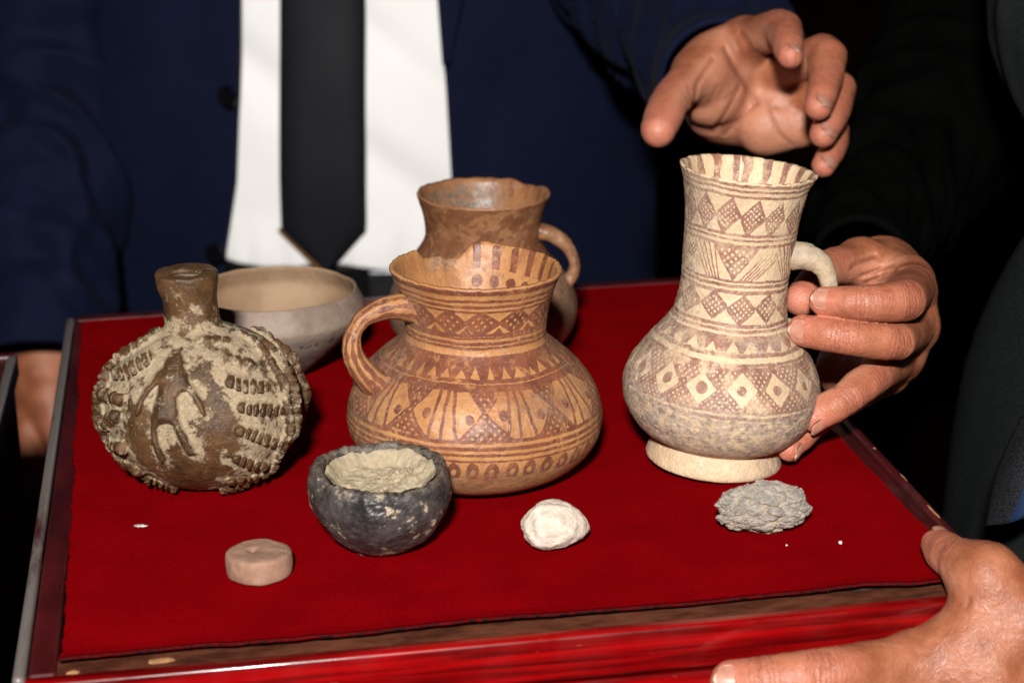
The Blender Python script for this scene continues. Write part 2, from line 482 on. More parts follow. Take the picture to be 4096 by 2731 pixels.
# frayed dark selvedge under the velvet edge
def selvedge():
    P = ring_pts[:300]  # along the front
    n = len(P)
    off = np.array([0, -0.0003, -0.0004])
    jit = perlin(P * 900)[:, None] * np.array([[0, 0.00025, 0.0001]])
    A = P + np.array([0, 0.0006, -0.0006]); B = P + off + jit; Cc = B + np.array([0, 0.0003, -0.0006]); D2 = A + np.array([0, 0, -0.0016])
    V = np.vstack([A, B, Cc, D2])
    i = np.arange(n - 1)
    Fq = np.vstack([np.stack([i + r * n, i + 1 + r * n, i + 1 + ((r + 1) % 4) * n, i + ((r + 1) % 4) * n], -1) for r in range(4)])
    mesh_obj('velvet_backing_edge', V, Fq, mat_plain('grey_backing', (0.006, 0.005, 0.005), 0.9, 0.8, 900, spec=0.1), box, smooth=False)
selvedge()
chip('bare_wood_chip', (-0.118, VF + 0.0112, ZT - 0.0026), (0.0035, 0.0013, 0.0008), M_RAWWOOD, box, 3)
chip('bare_wood_chip', (-0.1455, VF + 0.0085, ZT - 0.0026), (0.0016, 0.0009, 0.0006), M_RAWWOOD, box, 5)
for k, (v, l) in enumerate(((-0.060, 0.0016), (-0.093, 0.0042), (-0.128, 0.0060))):
    chip('bare_wood_chip', (UR - 0.0021 + 0.0008 * (k % 2), v, ZT + 0.0006), (0.0005, l, 0.0004), M_RAWWOOD, box, 11 + k)
beam('brass_catch', (0.036, VF - 0.0022, -0.0345), (0.0435, VF + 0.0012, -0.0265), M_BRASS, box, 0.001, 3, True)

# the edge of a second, similar box at the left
b2 = empty('wooden_box', 'dark maroon wooden box edge at the far left, next to the velvet box', 'box', (-0.2365, 0.9305, 0.0), (0, 0, math.radians(8.3)))
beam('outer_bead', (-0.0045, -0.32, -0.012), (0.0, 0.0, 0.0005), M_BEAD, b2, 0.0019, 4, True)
beam('side_rail', (-0.016, -0.3195, -0.012), (-0.0048, -0.0005, -0.0012), M_MAROON, b2, 0.0012)
beam('side_panel', (-0.013, -0.318, -0.085), (-0.0018, -0.004, -0.0125), M_LACQ2, b2, 0.001)
beam('back_rail', (-0.12, 0.0003, -0.012), (0.0, 0.006, 0.0004), M_MAROON, b2, 0.0015, 3)
beam('top_panel', (-0.12, -0.318, -0.014), (-0.0165, -0.001, -0.002), M_MAROON, b2, 0.001)

# ---------------------------------------------------------------- brush strokes as distance fields (profile units)
def per(x, period, phase=0.0):
    """signed offset to the nearest repeat"""
    return (x - phase + period / 2) % period - period / 2
def line(x, w): return np.abs(x) - w / 2
def band(h, a, b): return np.maximum(a - h, h - b)
def hatch(x, h, period, w):
    p = (x + h) / 1.4142; q = (x - h) / 1.4142
    return np.minimum(np.abs(per(p, period)) - w / 2, np.abs(per(q, period)) - w / 2)
def diamond(x, h, hw, hh):
    return (np.abs(x) / hw + np.abs(h) / hh - 1) * (hw * hh / np.hypot(hw, hh))
def tri(x, h, hw, h0, h1):
    """triangle with base at h0 (half width hw) and apex at h1 (either direction)"""
    s = np.sign(h1 - h0)
    t = (h - h0) / (h1 - h0)
    side = (np.abs(x) - hw * (1 - t)) * np.abs(h1 - h0) / np.hypot(hw, np.abs(h1 - h0))
    return np.maximum(side, -s * (h - h0))
def segd(x, h, x0, h0, x1, h1, w):
    dx, dh = x1 - x0, h1 - h0
    t = np.clip(((x - x0) * dx + (h - h0) * dh) / (dx * dx + dh * dh), 0, 1)
    return np.hypot(x - x0 - t * dx, h - h0 - t * dh) - w / 2
U = np.minimum; I_ = np.maximum
def cellrnd(th, n, phase, seed):
    k = np.round((th - phase) / (2 * math.pi / n)).astype(int) % n
    return np.random.RandomState(seed).uniform(-1, 1, (n, 4))[k]

def jar_paint(th, h, r, side):
    h = h + 7 * perlin(np.stack([np.sin(th) * 2.2, np.cos(th) * 2.2, h / 160], -1)) + 3 * perlin(np.stack([np.sin(th) * 9, np.cos(th) * 9, h / 60], -1))
    th = th + 0.014 * perlin(np.stack([np.sin(th) * 5, np.cos(th) * 5, h / 90 + 9], -1))
    d = np.full(h.shape, 60.0)
    d = U(d, 1196 - h)                                             # painted lip
    for hh, w in ((1160, 18), (1126, 19), (1096, 14), (953, 20), (934, 12), (902, 19), (877, 16), (730, 18), (706, 21), (452, 21), (412, 22), (377, 16)):
        d = U(d, line(h - hh, w))
    # neck lattice of hatched lozenges
    x = per(th, 2 * math.pi / 14, 0.10) * 405
    c = cellrnd(th, 14, 0.10, 6)
    dmd = diamond(x + 9 * c[..., 0], h - 1025 - 8 * c[..., 1], 90 + 9 * c[..., 2], 70)
    dm = I_(dmd, hatch(x + 0.3 * h * c[..., 3], h, 34, 20))
    dm = U(dm, np.abs(dmd) - 11)
    d = U(d, I_(dm, band(h, 950, 1098)))
    x2 = per(th, 2 * math.pi / 14, 0.10 + math.pi / 14) * 405
    d = U(d, I_(tri(x2, h, 44, 950, 1000), band(h, 950, 1000)))
    # comb of pale triangles on a dark band
    x = per(th, 2 * math.pi / 38, 0.02) * 480
    comb = I_(band(h, 738, 836), -tri(x + 6 * cellrnd(th, 38, 0.02, 4)[..., 0], h, 25 + 8 * cellrnd(th, 38, 0.02, 4)[..., 1], 737, 786 + 10 * cellrnd(th, 38, 0.02, 4)[..., 2]))
    d = U(d, comb)
    # panel of triple uprights and hatched hourglasses
    P = 2 * math.pi / 10
    pan = np.full(h.shape, 60.0)
    for o, sl in ((-0.088, 0.03), (0.0, 0.012), (0.098, -0.025)):
        x = per(th, P, -0.245 + o + sl * (h - 560) / 110) * (r * 0.5 + 330)
        pan = U(pan, line(x, 19))
    x = per(th, P, 0.085) * 660
    c = cellrnd(th, 10, 0.085, 7)
    x = x + 8 * c[..., 0] + 0.06 * (h - 560) * c[..., 1]
    up = tri(x - 8, h, 92 + 10 * c[..., 2], 684, 588); lo = tri(x, h, 134 + 12 * c[..., 3], 455, 604)
    pan = U(pan, I_(up, hatch(x, h, 31, 19))); pan = U(pan, I_(lo, hatch(x, h, 33, 19)))
    pan = U(pan, I_(np.abs(lo) - 7, band(h, 455, 604))); pan = U(pan, I_(np.abs(up) - 6, band(h, 588, 684)))
    for dx, hh in ((-80, 566), (106, 582)):
        pan = U(pan, np.hypot(x - dx, h - hh) - 24)
    # one panel is washed over with brown
    d = U(d, I_(pan, band(h, 452, 690)))
    d = U(d, line(h - 690, 12))
    # strokes around the foot
    x = per(th, 2 * math.pi / 42, 0.0) * 715
    ov = np.abs(np.hypot(x / 0.62, (h - 275)) - 42) * 0.6 - 12
    d = U(d, I_(ov, 236 - h))
    d = U(d, line(h - 344, 12))
    # inside: strokes hanging from the lip and a row of dots
    xi = per(th, 0.2618, 2.617) * 428
    ins = I_(line(xi, 46 ), band(h, 1098, 1236)) + 0 * h
    ins = U(ins, np.hypot(xi, (h - 1034)) - 34)
    gate = np.where((th > 1.6) | (th < -2.95), 0, 40)
    return np.where(side > 0.5, ins + gate, d)

def jug_paint(th, h, r, side):
    h = h + 5 * perlin(np.stack([np.sin(th) * 2.4, np.cos(th) * 2.4, h / 150], -1)) + 2.5 * perlin(np.stack([np.sin(th) * 10, np.cos(th) * 10, h / 50], -1))
    th = th + 0.016 * perlin(np.stack([np.sin(th) * 5, np.cos(th) * 5, h / 80 + 5], -1))
    d = np.full(h.shape, 60.0)
    for hh, w in ((1259, 13), (1237, 11), (1212, 12), (1047, 12), (1027, 10), (1003, 13), (849, 11), (829, 14), (803, 16), (664, 16), (643, 13), (557, 15), (524, 12), (346, 13), (322, 14)):
        d = U(d, line(h - hh, w))
    x = per(th, 2 * math.pi / 15, 0.05) * 252
    c = cellrnd(th, 15, 0.05, 3)
    dm = diamond(x + 5 * c[..., 0] - (h - 1124) * 0.16 * (c[..., 1] + 0.9), h - 1124 - 7 * c[..., 2], 52 + 5 * c[..., 3], 74)
    d = U(d, U(I_(dm, hatch(x, h, 17, 8.5)), np.abs(dm) - 5))
    # triangle panel with fanned strokes
    y = per(th, 2 * math.pi / 4, -0.16)
    x = y * 242
    tr = tri(x + 2, h, 92, 992, 858)
    pan = U(I_(tr, hatch(x, h, 22, 10.5)), np.abs(tr) - 4.5)
    for k in range(5):
        pan = U(pan, segd(x, h, -208 + 27 * k, 1000, -82 + 14 * k - 40, 852, 7.5))
        pan = U(pan, segd(x, h, 222 - 26 * k, 985 - 6 * k, 72 - 18 * k + 30, 862 - 2 * k, 7.5))
    d = U(d, I_(pan, band(h, 850, 1000)))
    x = per(th, 2 * math.pi / 12, 0.04) * 240
    c = cellrnd(th, 12, 0.04, 5)
    dm = diamond(x + 5 * c[..., 0] - (h - 735) * 0.12 * c[..., 1], h - 735 - 6 * c[..., 2], 60 + 6 * c[..., 3], 56 + 4 * c[..., 1])
    d = U(d, U(I_(dm, hatch(x, h, 18, 8.5)), np.abs(dm) - 5))
    # comb
    x = per(th, 2 * math.pi / 22, 0.235) * 292
    d = U(d, I_(band(h, 568, 626), -tri(x + 6 * cellrnd(th, 22, 0.235, 8)[..., 0], h, 27 + 7 * cellrnd(th, 22, 0.235, 8)[..., 1], 569, 603 + 9 * cellrnd(th, 22, 0.235, 8)[..., 2])))
    # body: pale lozenges with a dot on hatched ground
    x = per(th, 2 * math.pi / 15, 0.066) * 404
    c = cellrnd(th, 15, 0.066, 9)
    dm = diamond(x + 5 * c[..., 0] - (h - 432) * 0.10 * c[..., 1], h - 432 - 5 * c[..., 2], 72 + 6 * c[..., 3], 74 + 6 * c[..., 1])
    ground = I_(hatch(x, h, 20, 12), -dm)
    ground = U(ground, np.abs(dm) - 3.0)
    ground = U(ground, np.hypot(x + 4 * c[..., 2], h - 430) - 23 - 4 * c[..., 0])
    d = U(d, I_(ground, band(h, 352, 514)))
    d = U(d, line(h - 508, 16))
    d = np.where(h < 300, 60, d)
    ins = line(per(th + 0.05 * perlin(np.stack([th * 3, h / 60, th * 0], -1)), 0.36, 2.66) * 262, 40 + 14 * perlin(np.stack([th * 2.3, h / 40, th * 0 + 5], -1)))
    ins = np.maximum(I_(ins, 1150 - h), -2.2)
    return np.where(side > 0.5, ins, d)

def vessel(name, label, cat, D, mat, nout, nin, nth, paint=None, zone=None, rim=None, warp=0.006, dent=0.0, seed=0.0, gritty=0.00012, part='body'):
    root = empty(name, label, cat, D['pos'], (math.radians(-D['lean'][1]), math.radians(D['lean'][0]), 0))
    r, h, side, th = lathe_grid(D['outer'], D['inner'], nout, nin, nth)
    R2 = np.repeat(r[:, None], nth, 1); H2 = np.repeat(h[:, None], nth, 1); T2 = np.repeat(th[None, :], len(r), 0); S2 = np.repeat(side[:, None], nth, 1)
    R3, H3 = R2.copy(), H2.copy()
    if rim is not None:
        dr, dh = rim(T2, H2, S2); R3 = R3 + dr; H3 = H3 + dh
    P = np.stack([R3 * D['ur'] * np.sin(T2), -R3 * D['ur'] * np.cos(T2), H3 * D['uh']], -1)
    sc = max(r) * D['ur']
    q = P / sc
    keep = smoothstep(0.0, 0.06, (H3 - H3.min()) / (H3.max() - H3.min()))
    low = fbm(q * 1.3 + seed, 2) * warp * sc * 2.2
    mid = fbm(q * 6.5 + seed + 5, 3) * warp * sc * 0.55
    fine = fbm(q * 34 + seed + 9, 3) * gritty
    outw = np.stack([np.sin(T2), -np.cos(T2), np.zeros_like(T2)], -1)
    amp = (low + mid * (1 + dent) + fine) * np.where(R2 > 1, 1, 0)
    P = P + outw * amp[..., None]
    P[..., 2] += keep * (0.5 * mid + 0.4 * low + fine * 0.5)
    V = P.reshape(-1, 3)
    at = {}
    at['paint'] = (np.clip(paint(T2, H2, R2, S2) * D['ur'] * 1000, -2, 2) if paint else np.full(T2.shape, 2.0)).ravel()
    at['zone'] = (zone(T2, H2, S2) if zone else np.zeros(T2.shape)).ravel()
    at['inside'] = S2.ravel()
    Fq = lathe_faces(len(r), nth)[:, ::-1]
    mesh_obj(part, V, Fq[:, ::-1], mat, root, at)
    return root

def tube(name, path, radii, mat, parent, n=90, m=36, flat=1.0, seed=0.0, rough=0.0003, attrs=None, side=None):
    """swept handle; path in metres; flat<1 squeezes it across the given side axis"""
    P = catmull(path, n)
    rr = catmull(np.stack([np.asarray(radii, float), np.zeros(len(radii))], 1), n)[:, 0] if len(radii) > 2 else np.linspace(radii[0], radii[-1], n)
    T = np.gradient(P, axis=0); T /= np.linalg.norm(T, axis=1)[:, None]
    sd = np.asarray(side if side is not None else (0, 1, 0), float)
    B = sd[None, :] - (T @ sd)[:, None] * T; B /= np.linalg.norm(B, axis=1)[:, None]
    N = np.cross(T, B)
    a = np.linspace(0, 2 * math.pi, m, endpoint=False)
    V = P[:, None, :] + rr[:, None, None] * (np.cos(a)[None, :, None] * B[:, None, :] + flat * np.sin(a)[None, :, None] * N[:, None, :])
    dirs = (V - P[:, None, :]); dirs /= np.linalg.norm(dirs, axis=-1)[..., None]
    V = V + dirs * (fbm(V * 260 + seed, 3) * rough + fbm(V * 1500 + seed, 2) * rough * 0.25)[..., None]
    V = V.reshape(-1, 3)
    i = np.arange(n - 1)[:, None] * m + np.arange(m)[None, :]
    j = np.arange(n - 1)[:, None] * m + (np.arange(m)[None, :] + 1) % m
    Fq = np.stack([i, j, j + m, i + m], -1).reshape(-1, 4)
    A = np.repeat(a[None, :], n, 0)
    at = attrs(A, V) if attrs else None
    return mesh_obj(name, V, Fq[:, ::-1], mat, parent, at)

def handle_path(D, theta, pts):
    return [(rho * D['ur'] * math.sin(theta), -rho * D['ur'] * math.cos(theta), h * D['uh']) for rho, h in pts]

# --- painted ochre jar
M_JAR = mat_painted('ochre_painted_clay', (0.325, 0.138, 0.048), (0.42, 0.205, 0.080), (0.115, 0.038, 0.022), (0.195, 0.064, 0.033), worn=0.6, deposit=0.6, dep_col=(0.235, 0.145, 0.095), rough=(0.34, 0.56), grit=0.35, wash=0.55)
def jar_rim(T, H, S):
    w = np.exp(-((np.abs((T - 2.80 + math.pi) % (2 * math.pi) - math.pi)) ** 2) * 0)  # unit
    t = (T + 2 * math.pi) % (2 * math.pi)
    c = 3.14 + 0.42
    notch = smoothstep(0.44, 0.22, np.abs(t - (c + 0.02))) * 66 + smoothstep(0.16, 0.05, np.abs(t - (c - 0.10))) * 24
    up = smoothstep(0.25, 0.02, np.abs(t - 3.08)) * 12
    k = smoothstep(1010, 1230, H)
    j = perlin(np.stack([np.sin(T) * 14, np.cos(T) * 14, H * 0], -1)) * 5 + perlin(np.stack([np.sin(T) * 45, np.cos(T) * 45, H * 0], -1)) * 2.0
    return np.zeros_like(H), k * (up - notch + j * smoothstep(1180, 1230, H)) + 0 * w
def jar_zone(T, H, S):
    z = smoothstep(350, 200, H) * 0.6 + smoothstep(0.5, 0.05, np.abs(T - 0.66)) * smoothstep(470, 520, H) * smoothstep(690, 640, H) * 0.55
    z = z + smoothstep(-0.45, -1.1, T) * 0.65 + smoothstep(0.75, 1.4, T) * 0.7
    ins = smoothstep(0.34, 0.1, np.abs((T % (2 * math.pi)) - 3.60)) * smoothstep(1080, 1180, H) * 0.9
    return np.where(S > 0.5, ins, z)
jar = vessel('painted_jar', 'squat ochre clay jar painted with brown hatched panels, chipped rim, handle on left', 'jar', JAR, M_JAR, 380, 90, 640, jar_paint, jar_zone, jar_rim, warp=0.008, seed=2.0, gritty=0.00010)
def handle_strokes(A, V):
    return {'paint': np.abs(((A * 9 / (2 * math.pi)) % 1) - 0.5) * 2.2 - 0.62 + 0.5 * perlin(V * 220), 'zone': np.full(len(V), 0.12)} if A.ndim == 1 else {'paint': (np.abs(((A * 9 / (2 * math.pi)) % 1) - 0.5) * 2.2 - 0.62).ravel() + 0.5 * perlin(V * 220), 'zone': np.full(len(V), 0.12)}
pth = handle_path(JAR, -1.12, [(380, 1032), (470, 1052), (575, 1050), (680, 1008), (735, 930), (746, 850), (722, 768), (660, 680), (580, 600)])
tube('handle', pth, [0.0066, 0.0046, 0.0036, 0.0034, 0.0034, 0.0034, 0.0035, 0.0043, 0.0070], M_JAR, jar, 110, 40, 0.86, 1.0, 0.0002, handle_strokes, side=(math.cos(-1.12), math.sin(-1.12), 0))

# --- tall cream jug
M_JUG = mat_painted('cream_painted_clay', (0.52, 0.37, 0.22), (0.63, 0.465, 0.30), (0.17, 0.074, 0.054), (0.27, 0.112, 0.074), worn=1.1, deposit=0.9, dep_col=(0.36, 0.275, 0.215), rough=(0.42, 0.7), grit=0.4)
def jug_rim(T, H, S):
    k = smoothstep(1200, 1275, H)
    j = perlin(np.stack([np.sin(T) * 9, np.cos(T) * 9, H * 0 + 4], -1)) * 3 + perlin(np.stack([np.sin(T) * 40, np.cos(T) * 40, H * 0], -1)) * 1.2
    lip = smoothstep(0.5, 0.0, np.abs(T - 1.45)) * 16
    lipl = smoothstep(0.4, 0.0, np.abs(T + 1.65)) * 9
    return k * (lip + lipl * 0.6), k * (j + lipl)
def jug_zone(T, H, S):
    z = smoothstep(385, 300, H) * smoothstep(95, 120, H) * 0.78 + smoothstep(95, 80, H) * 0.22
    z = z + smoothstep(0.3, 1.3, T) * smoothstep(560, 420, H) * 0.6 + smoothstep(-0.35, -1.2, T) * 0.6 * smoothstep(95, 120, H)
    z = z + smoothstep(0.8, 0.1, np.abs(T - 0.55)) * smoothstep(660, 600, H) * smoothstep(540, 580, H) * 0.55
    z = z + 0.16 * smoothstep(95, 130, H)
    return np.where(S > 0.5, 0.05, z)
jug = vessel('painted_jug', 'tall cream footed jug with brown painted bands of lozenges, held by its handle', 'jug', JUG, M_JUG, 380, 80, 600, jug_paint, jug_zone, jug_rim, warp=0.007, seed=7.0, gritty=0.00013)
M_CREAMH = mat_painted('worn_cream_clay', (0.37, 0.265, 0.165), (0.52, 0.40, 0.26), (0.2, 0.1, 0.06), (0.2, 0.1, 0.06), worn=0.3, deposit=0.6, dep_col=(0.34, 0.30, 0.27), grit=0.5)
pth = handle_path(JUG, 1.50, [(222, 925), (292, 926), (352, 906), (394, 858), (414, 795), (420, 730), (408, 665), (372, 618), (268, 592)])
tube('handle', pth, [0.0066, 0.0043, 0.0032, 0.0029, 0.0028, 0.0028, 0.0030, 0.0038, 0.0056], M_CREAMH, jug, 100, 36, 0.9, 3.0, 0.00035,
     lambda A, V: {'paint': np.full(len(V), 2.0), 'zone': 0.3 + 0.5 * perlin(V * 90)}, side=(math.cos(1.5), math.sin(1.5), 0))

# --- rear jar
M_REAR = mat_painted('dark_ochre_clay', (0.19, 0.082, 0.035), (0.275, 0.125, 0.055), (0.125, 0.044, 0.019), (0.185, 0.068, 0.028), worn=0.9, deposit=0.35, dep_col=(0.17, 0.13, 0.095), wash=0.6, rough=(0.3, 0.55), grit=0.3)
def rear_paint(th, h, r, side):
    n = perlin(np.stack([np.sin(th) * 9, np.cos(th) * 9, h / 11], -1)) * 8 + perlin(np.stack([np.sin(th) * 2.5, np.cos(th) * 2.5, h / 40 + 4], -1)) * 10
    d = I_(band(h, 235, 396), -1.5 - n)
    ins = I_(line(per(th, 0.33, 2.3) * 128, 12), 362 - h) + np.where((th > 1.9), 0, 40)
    return np.where(side > 0.5, np.maximum(ins, -0.2), d)
def rear_zone(T, H, S):
    t = T % (2 * math.pi)
    ins = smoothstep(1.0, 0.35, np.abs(t - 3.62)) * smoothstep(395, 372, H) * 1.3
    return np.where(S > 0.5, np.clip(ins, 0, 1), smoothstep(260, 200, H) * 0.75 + 0.1)
def rear_rim(T, H, S):
    k = smoothstep(360, 400, H)
    j = perlin(np.stack([np.sin(T) * 5, np.cos(T) * 5, H * 0 + 4], -1)) * 3.0
    n = smoothstep(0.35, 0.1, np.abs(T - 2.35)) * 7
    return 0 * H, k * (j - n)
rear = vessel('clay_jar', 'reddish brown clay jar standing behind the painted jar, handle on right', 'jar', REAR, M_REAR, 200, 60, 320, rear_paint, rear_zone, rear_rim, warp=0.008, seed=12.0)
pth = handle_path(REAR, 1.52, [(118, 312), (152, 306), (178, 289), (199, 262), (207, 230), (196, 196), (172, 172), (160, 160)])
tube('handle', pth, [0.0050, 0.0036, 0.0031, 0.0030, 0.0030, 0.0031, 0.0036, 0.0046], M_REAR, rear, 80, 30, 0.85, 4.0, 0.0004,
     lambda A, V: {'paint': np.full(len(V), 0.3) + 0.9 * perlin(V * 130), 'zone': np.full(len(V), 0.3)}, side=(math.cos(1.52), math.sin(1.52), 0))

# --- grey carinated bowl
def mat_bowl():
    t = NT('grey_burnt_clay')
    n = t.noise(40, 5, 0.65); n2 = t.noise(300, 5, 0.7)
    out = t.mix(t.ramp(n, 0.35, 0.65), (0.165, 0.115, 0.088), (0.255, 0.195, 0.155))
    out = t.mix(t.ramp(t.noise(70, 4, 0.6), 0.55, 0.68, 0, 0.55), out, (0.17, 0.135, 0.125))
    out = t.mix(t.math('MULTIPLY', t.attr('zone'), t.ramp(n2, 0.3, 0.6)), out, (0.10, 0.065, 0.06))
    inn = t.mix(t.ramp(t.noise(30, 4, 0.6), 0.35, 0.65), (0.205, 0.125, 0.072), (0.285, 0.19, 0.118))
    c = t.mix(t.attr('inside'), out, inn)
    dots = t.ramp(t.attr('paint'), 0.25, -0.15)
    c = t.mix(dots, c, (0.06, 0.05, 0.05))
    return t.set(color=c, rough=0.72, spec=0.3, normal=t.bump(n2, 0.25, 0.0006))
def bowl_paint(th, h, r, side):
    d = np.full(h.shape, 60.0)
    for t0, hh, w in ((0.30, 560, 20), (0.42, 640, 24), (0.53, 640, 16), (0.62, 640, 24), (0.83, 655, 36), (0.49, 620, 14), (0.75, 800, 10)):
        d = U(d, np.hypot((th - t0) * r, h - hh) - w)
    return np.where(side > 0.5, 60, d)
bowl = vessel('grey_bowl', 'wide grey-brown clay bowl standing behind the lumpy flask', 'bowl', BOWL, mat_bowl(), 150, 90, 300, bowl_paint,
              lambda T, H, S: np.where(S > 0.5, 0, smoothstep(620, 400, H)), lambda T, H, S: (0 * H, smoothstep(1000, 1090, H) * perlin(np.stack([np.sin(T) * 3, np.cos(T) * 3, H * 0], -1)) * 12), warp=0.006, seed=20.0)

# --- black cup filled with soil
def mat_cup():
    t = NT('black_burnished_clay')
    n = t.noise(90, 5, 0.7); n2 = t.noise(420, 5, 0.72)
    c = t.mix(t.ramp(n, 0.35, 0.68), (0.017, 0.0155, 0.016), (0.062, 0.051, 0.047))
    crust = t.math('MULTIPLY', t.ramp(t.noise(170, 5, 0.72), 0.565, 0.61), t.ramp(t.noise(45, 3, 0.5), 0.42, 0.58))
    crust = t.math('MAXIMUM', crust, t.math('MULTIPLY', t.attr('zone'), t.ramp(n2, 0.42, 0.55)))
    c = t.mix(crust, c, t.mix(n2, (0.28, 0.21, 0.14), (0.40, 0.32, 0.22)))
    pit = t.math('MULTIPLY', t.noise(130, 5, 0.65), t.ramp(t.noise(28, 2), 0.36, 0.58))
    h = t.math('ADD', pit, t.math('ADD', t.math('MULTIPLY', crust, 0.4), t.math('MULTIPLY', n2, 0.12)))
    return t.set(color=c, rough=t.ramp(n, 0.3, 0.7, 0.34, 0.6), spec=0.45, normal=t.bump(h, 0.6, 0.0012))
def soil_mat():
    t = NT('dry_beige_soil')
    n = t.noise(260, 6, 0.7)
    c = t.mix(t.ramp(n, 0.3, 0.7), (0.27, 0.215, 0.14), (0.385, 0.315, 0.215))
    c = t.mix(t.ramp(t.noise(900, 2, 0.6), 0.70, 0.76, 0, 0.6), c, (0.12, 0.09, 0.06))
    return t.set(color=c, rough=0.95, spec=0.1, normal=t.bump(n, 0.6, 0.001))
M_SOIL = soil_mat()
def cup_rim(T, H, S):
    k = smoothstep(360, 470, H)
    j = perlin(np.stack([np.sin(T) * 2.2, np.cos(T) * 2.2, H * 0 + 1.7], -1)) * 22 + perlin(np.stack([np.sin(T) * 9, np.cos(T) * 9, H * 0], -1)) * 9
    return k * perlin(np.stack([np.sin(T) * 3, np.cos(T) * 3, H * 0 + 6], -1)) * 14, k * j
cup = vessel('black_cup', 'small lumpy black clay cup filled with dry beige soil', 'cup', CUP, mat_cup(), 170, 60, 300, None,
             lambda T, H, S: np.where(S > 0.5, 0.25, smoothstep(440, 466, H) * (0.10 + 0.8 * smoothstep(1.2, 0.2, np.abs((T % 6.2832) - 2.75))) + smoothstep(120, 40, H) * 0.25), cup_rim, warp=0.026, dent=0.4, seed=31.0, gritty=0.00016)
def soil():
    n, m = 70, 160
    rr = np.linspace(0.0, 1.0, n)[:, None]; a = np.linspace(0, 2 * math.pi, m, endpoint=False)[None, :]
    R = rr * 312 * CUP['ur']
    X = R * np.sin(a); Y = -R * np.cos(a)
    q = np.stack([X, Y, X * 0], -1)
    Z = (396 - 30 * (1 - rr ** 2) + 62 * smoothstep(0.72, 1.0, rr)) * CUP['uh'] + fbm(q * 140, 4) * 0.0011 + fbm(q * 600 + 3, 3) * 0.0004
    cl = np.exp(-(((X - 0.0105) ** 2 + (Y - 0.006) ** 2) / 0.0075 ** 2))
    Z = Z + cl * (0.0032 + 0.0014 * fbm(q * 380 + 9, 3))
    V = np.stack([X, Y, Z + 0 * X], -1).reshape(-1, 3)
    i = np.arange(n - 1)[:, None] * m + np.arange(m)[None, :]; j = np.arange(n - 1)[:, None] * m + (np.arange(m)[None, :] + 1) % m
    mesh_obj('soil', V, np.stack([i, j, j + m, i + m], -1).reshape(-1, 4), M_SOIL, cup)
soil()
for k, (x, y, s) in enumerate(((-0.0062, -0.0072, 0.0023),)):
    a = np.random.RandomState(k)
    n, m = 14, 20
    ph = np.linspace(0, math.pi, n)[:, None]; ps = np.linspace(0, 2 * math.pi, m, endpoint=False)[None, :]
    q = np.stack([np.sin(ph) * np.cos(ps), np.sin(ph) * np.sin(ps), np.cos(ph) + 0 * ps], -1)
    V = q * s * (1 + 0.25 * fbm(q * 2 + k, 2))[..., None] * np.array([1, 1, 0.8]) + np.array([x, y, 0.0018])
    i = np.arange(n - 1)[:, None] * m + np.arange(m)[None, :]; j = np.arange(n - 1)[:, None] * m + (np.arange(m)[None, :] + 1) % m
    mesh_obj('foot', V.reshape(-1, 3), np.stack([i, i + m, j + m, j], -1).reshape(-1, 4), cup.children[0].data.materials[0], cup)
# ---------------------------------------------------------------- lumpy brown flask with applied lizard and notched strips
FK = 6.54e-5
def mat_flask():
    t = NT('dark_brown_clay_with_earth')
    n = t.noise(70, 5, 0.7); n2 = t.noise(260, 6, 0.75); n3 = t.noise(900, 4, 0.7)
    clay = t.mix(t.ramp(n, 0.33, 0.68), (0.040, 0.021, 0.009), (0.105, 0.052, 0.021))
    clay = t.mix(t.ramp(n2, 0.56, 0.68, 0, 0.6), clay, (0.20, 0.088, 0.029))
    clay = t.mix(t.ramp(n2, 0.44, 0.34, 0, 0.7), clay, (0.040, 0.026, 0.017))
    earth = t.mix(t.ramp(n3, 0.35, 0.68), (0.235, 0.175, 0.108), (0.355, 0.275, 0.18))
    e = t.math('ADD', t.attr('dirt'), t.math('ADD', t.math('MULTIPLY', t.math('SUBTRACT', t.noise(170, 7, 0.76), 0.5), 3.0), t.math('MULTIPLY', t.math('SUBTRACT', t.noise(48, 3, 0.6), 0.5), 1.7)))
    m = t.ramp(e, 0.36, 0.66)
    scr = t.ramp(t.noise(1300, 3, 0.65), 0.62, 0.70, 0, 0.55)
    clay = t.mix(scr, clay, (0.36, 0.26, 0.15))
    c = t.mix(m, clay, earth)
    rough = t.mix(m, t.ramp(n, 0.3, 0.7, 0.27, 0.42), (0.92, 0.92, 0.92))
    h = t.math('ADD', t.math('MULTIPLY', n3, 0.6), t.math('ADD', t.math('MULTIPLY', m, 0.45), t.math('MULTIPLY', n2, 0.7)))
    return t.set(color=c, rough=rough, spec=0.35, normal=t.bump(h, 0.6, 0.0011))

